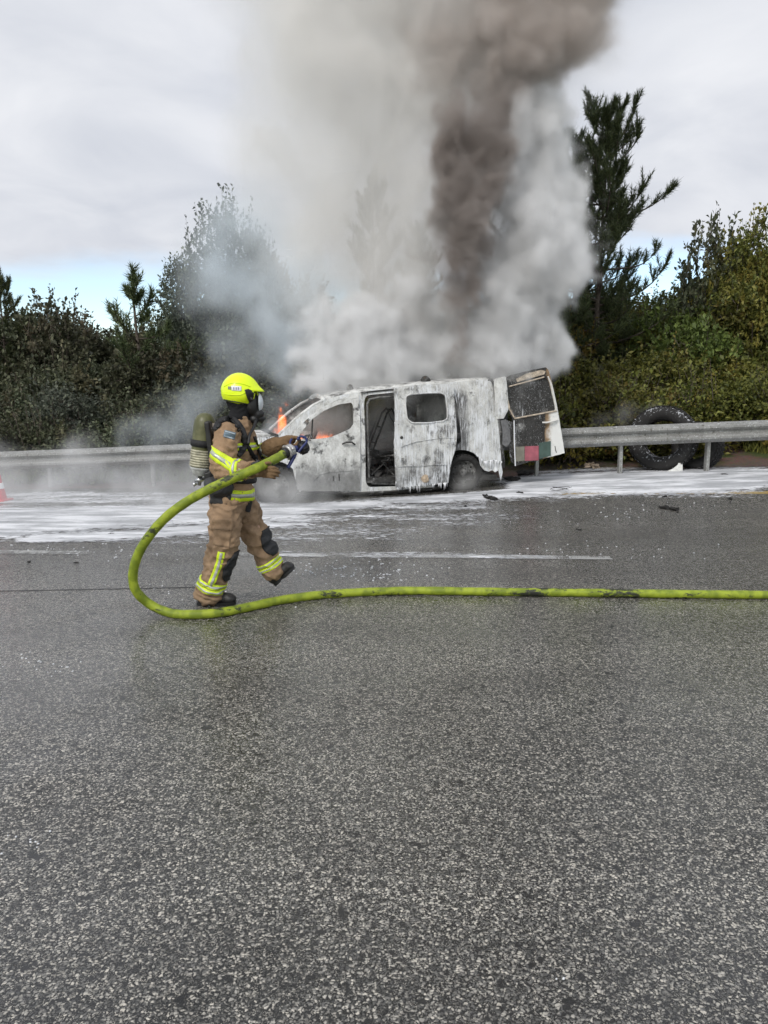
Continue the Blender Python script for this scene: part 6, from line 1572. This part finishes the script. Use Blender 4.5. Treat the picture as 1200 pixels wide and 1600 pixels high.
def d_blue(p):
    q = warp(p, .9, .5, 43); f = field(q, BLUE, 1.7); n_ = fbm(q * 1.5 + 3, 5, .55)
    return np.clip(f * (1 + 2.3 * n_) - .08, 0, 3)
volume_grid('smoke', (-4.6, 10.6, .3), (-.4, 17.0, 6.2), .075, d_blue, smoke_mat('blue_smoke', (.90, .955, 1.0), 1.7), 'thin bluish smoke drifting in front of the trees left of the van', BLUE)
def d_steam(p):
    # steam hugging the wet road on the left, wisps with ragged tops
    q = warp(p, 1.1, .35, 53); g0 = .0
    h_ = p[:, 2] + .02 * p[:, 0]; top = .70 + .95 * fbm(np.stack([p[:, 0] * .8, p[:, 1] * .8, p[:, 0] * 0], 1), 3) 
    fall = smooth01((top - h_) / .55)
    ex = smooth01((-.4 - p[:, 0]) / 1.2) * smooth01((p[:, 0] + 9.5) / 2.5) * smooth01((p[:, 1] - 9.6) / 1.2) * smooth01((15.2 - p[:, 1]) / 1.2)
    n_ = fbm(q * 1.5, 5, .58)
    return np.clip((.30 + 3.6 * n_), 0, 4) * fall * ex
volume_grid('steam', (-9.6, 9.4, -.25), (.2, 15.4, 1.55), .07, d_steam, smoke_mat('steam', (.96, .96, .97), .50), 'low white steam drifting over the foamy road at left')
VIN = puffs([(500, 622, 16, 11.75, .7), (560, 606, 18, 11.9, .8), (620, 600, 18, 12.0, .8), (690, 594, 20, 12.0, .9), (750, 590, 20, 12.1, .9), (800, 582, 18, 12.2, .7), (770, 690, 16, 12.2, .35), (455, 765, 30, 11.1, .7), (500, 775, 26, 11.3, .5), (560, 778, 22, 11.4, .3), (420, 760, 24, 11.0, .9), (400, 745, 20, 11.1, .6), (720, 766, 16, 12.0, 1.2), (735, 755, 18, 12.0, .9), (755, 748, 16, 12.2, .7), (745, 640, 30, 12.15, .5), (725, 650, 22, 12.15, .5), (770, 650, 20, 12.3, .3), (1020, 640, 25, 13.9, .4), (975, 650, 25, 13.9, .5), (935, 655, 20, 13.9, .3),
   (480, 670, 18, 11.95, 1.6), (500, 660, 24, 12.0, 2.0), (525, 650, 28, 12.1, 2.2), (545, 650, 26, 12.15, 2.0), (520, 670, 24, 12.1, 1.6), (598, 640, 24, 12.75, 2.2), (600, 690, 24, 12.7, 1.5), (680, 635, 24, 12.6, 1.6), (600, 660, 28, 12.9, .7), (600, 700, 26, 12.9, .4), (670, 640, 26, 13.0, .7)])
def d_van(p):
    q = warp(p, 1.6, .2, 63); f = field(q, VIN, 1.5); n_ = fbm(q * 3 + 1, 4); return np.clip(f * (1 + 1.6 * n_) - .1, 0, 3)
volume_grid('steam', (-2.3, 10.6, -.05), (5.0, 14.6, 2.1), .06, d_van, smoke_mat('van_steam', (.93, .92, .90), 1.5), 'wisps of steam around the wheels and inside the burnt van', VIN)

# flames: they give off light
def flame_mat(name, dens):
    m = bpy.data.materials.new(name); m.use_nodes = True; nt = m.node_tree; nt.nodes.clear()
    o = nt.nodes.new('ShaderNodeOutputMaterial'); p = nt.nodes.new('ShaderNodeVolumePrincipled'); nt.links.new(p.outputs[0], o.inputs['Volume'])
    p.inputs['Color'].default_value = (.3, .2, .15, 1); p.inputs['Density'].default_value = .8
    at = nt.nodes.new('ShaderNodeAttribute'); at.attribute_name = 'density'
    mu = nt.nodes.new('ShaderNodeMath'); mu.operation = 'MULTIPLY'; mu.inputs[1].default_value = dens; nt.links.new(at.outputs['Fac'], mu.inputs[0]); nt.links.new(mu.outputs[0], p.inputs['Emission Strength'])
    p.inputs['Emission Color'].default_value = (1, .19, .025, 1); return m
FL = puffs([(441, 664, 8, 12.2, 1.2), (440, 652, 7, 12.2, 1.0), (438, 640, 5, 12.2, .7), (447, 630, 6, 12.3, .6), (434, 676, 10, 12.2, .8), (446, 622, 4, 12.3, .4), (498, 681, 8, 12.2, .9), (508, 684, 9, 12.2, .9), (472, 684, 7, 12.1, .9), (517, 682, 6, 12.2, .5), (497, 672, 5, 12.2, .5)])
def d_fl(p):
    q = p.copy(); q = warp(q * np.array([1, 1, .6], np.float32), 7, .06, 3) / np.array([1, 1, .6], np.float32)
    f = field(q, FL, 1.3); n_ = fbm(p * np.array([9, 9, 4.5], np.float32), 4, .6); return smooth01((f + 1.1 * n_ - .42) / .5) * 1.0
volume_grid('fire', (-1.85, 11.8, .7), (-.55, 12.7, 1.85), .025, d_fl, flame_mat('flames', 15), 'orange flames licking up at the front of the burnt van', FL)
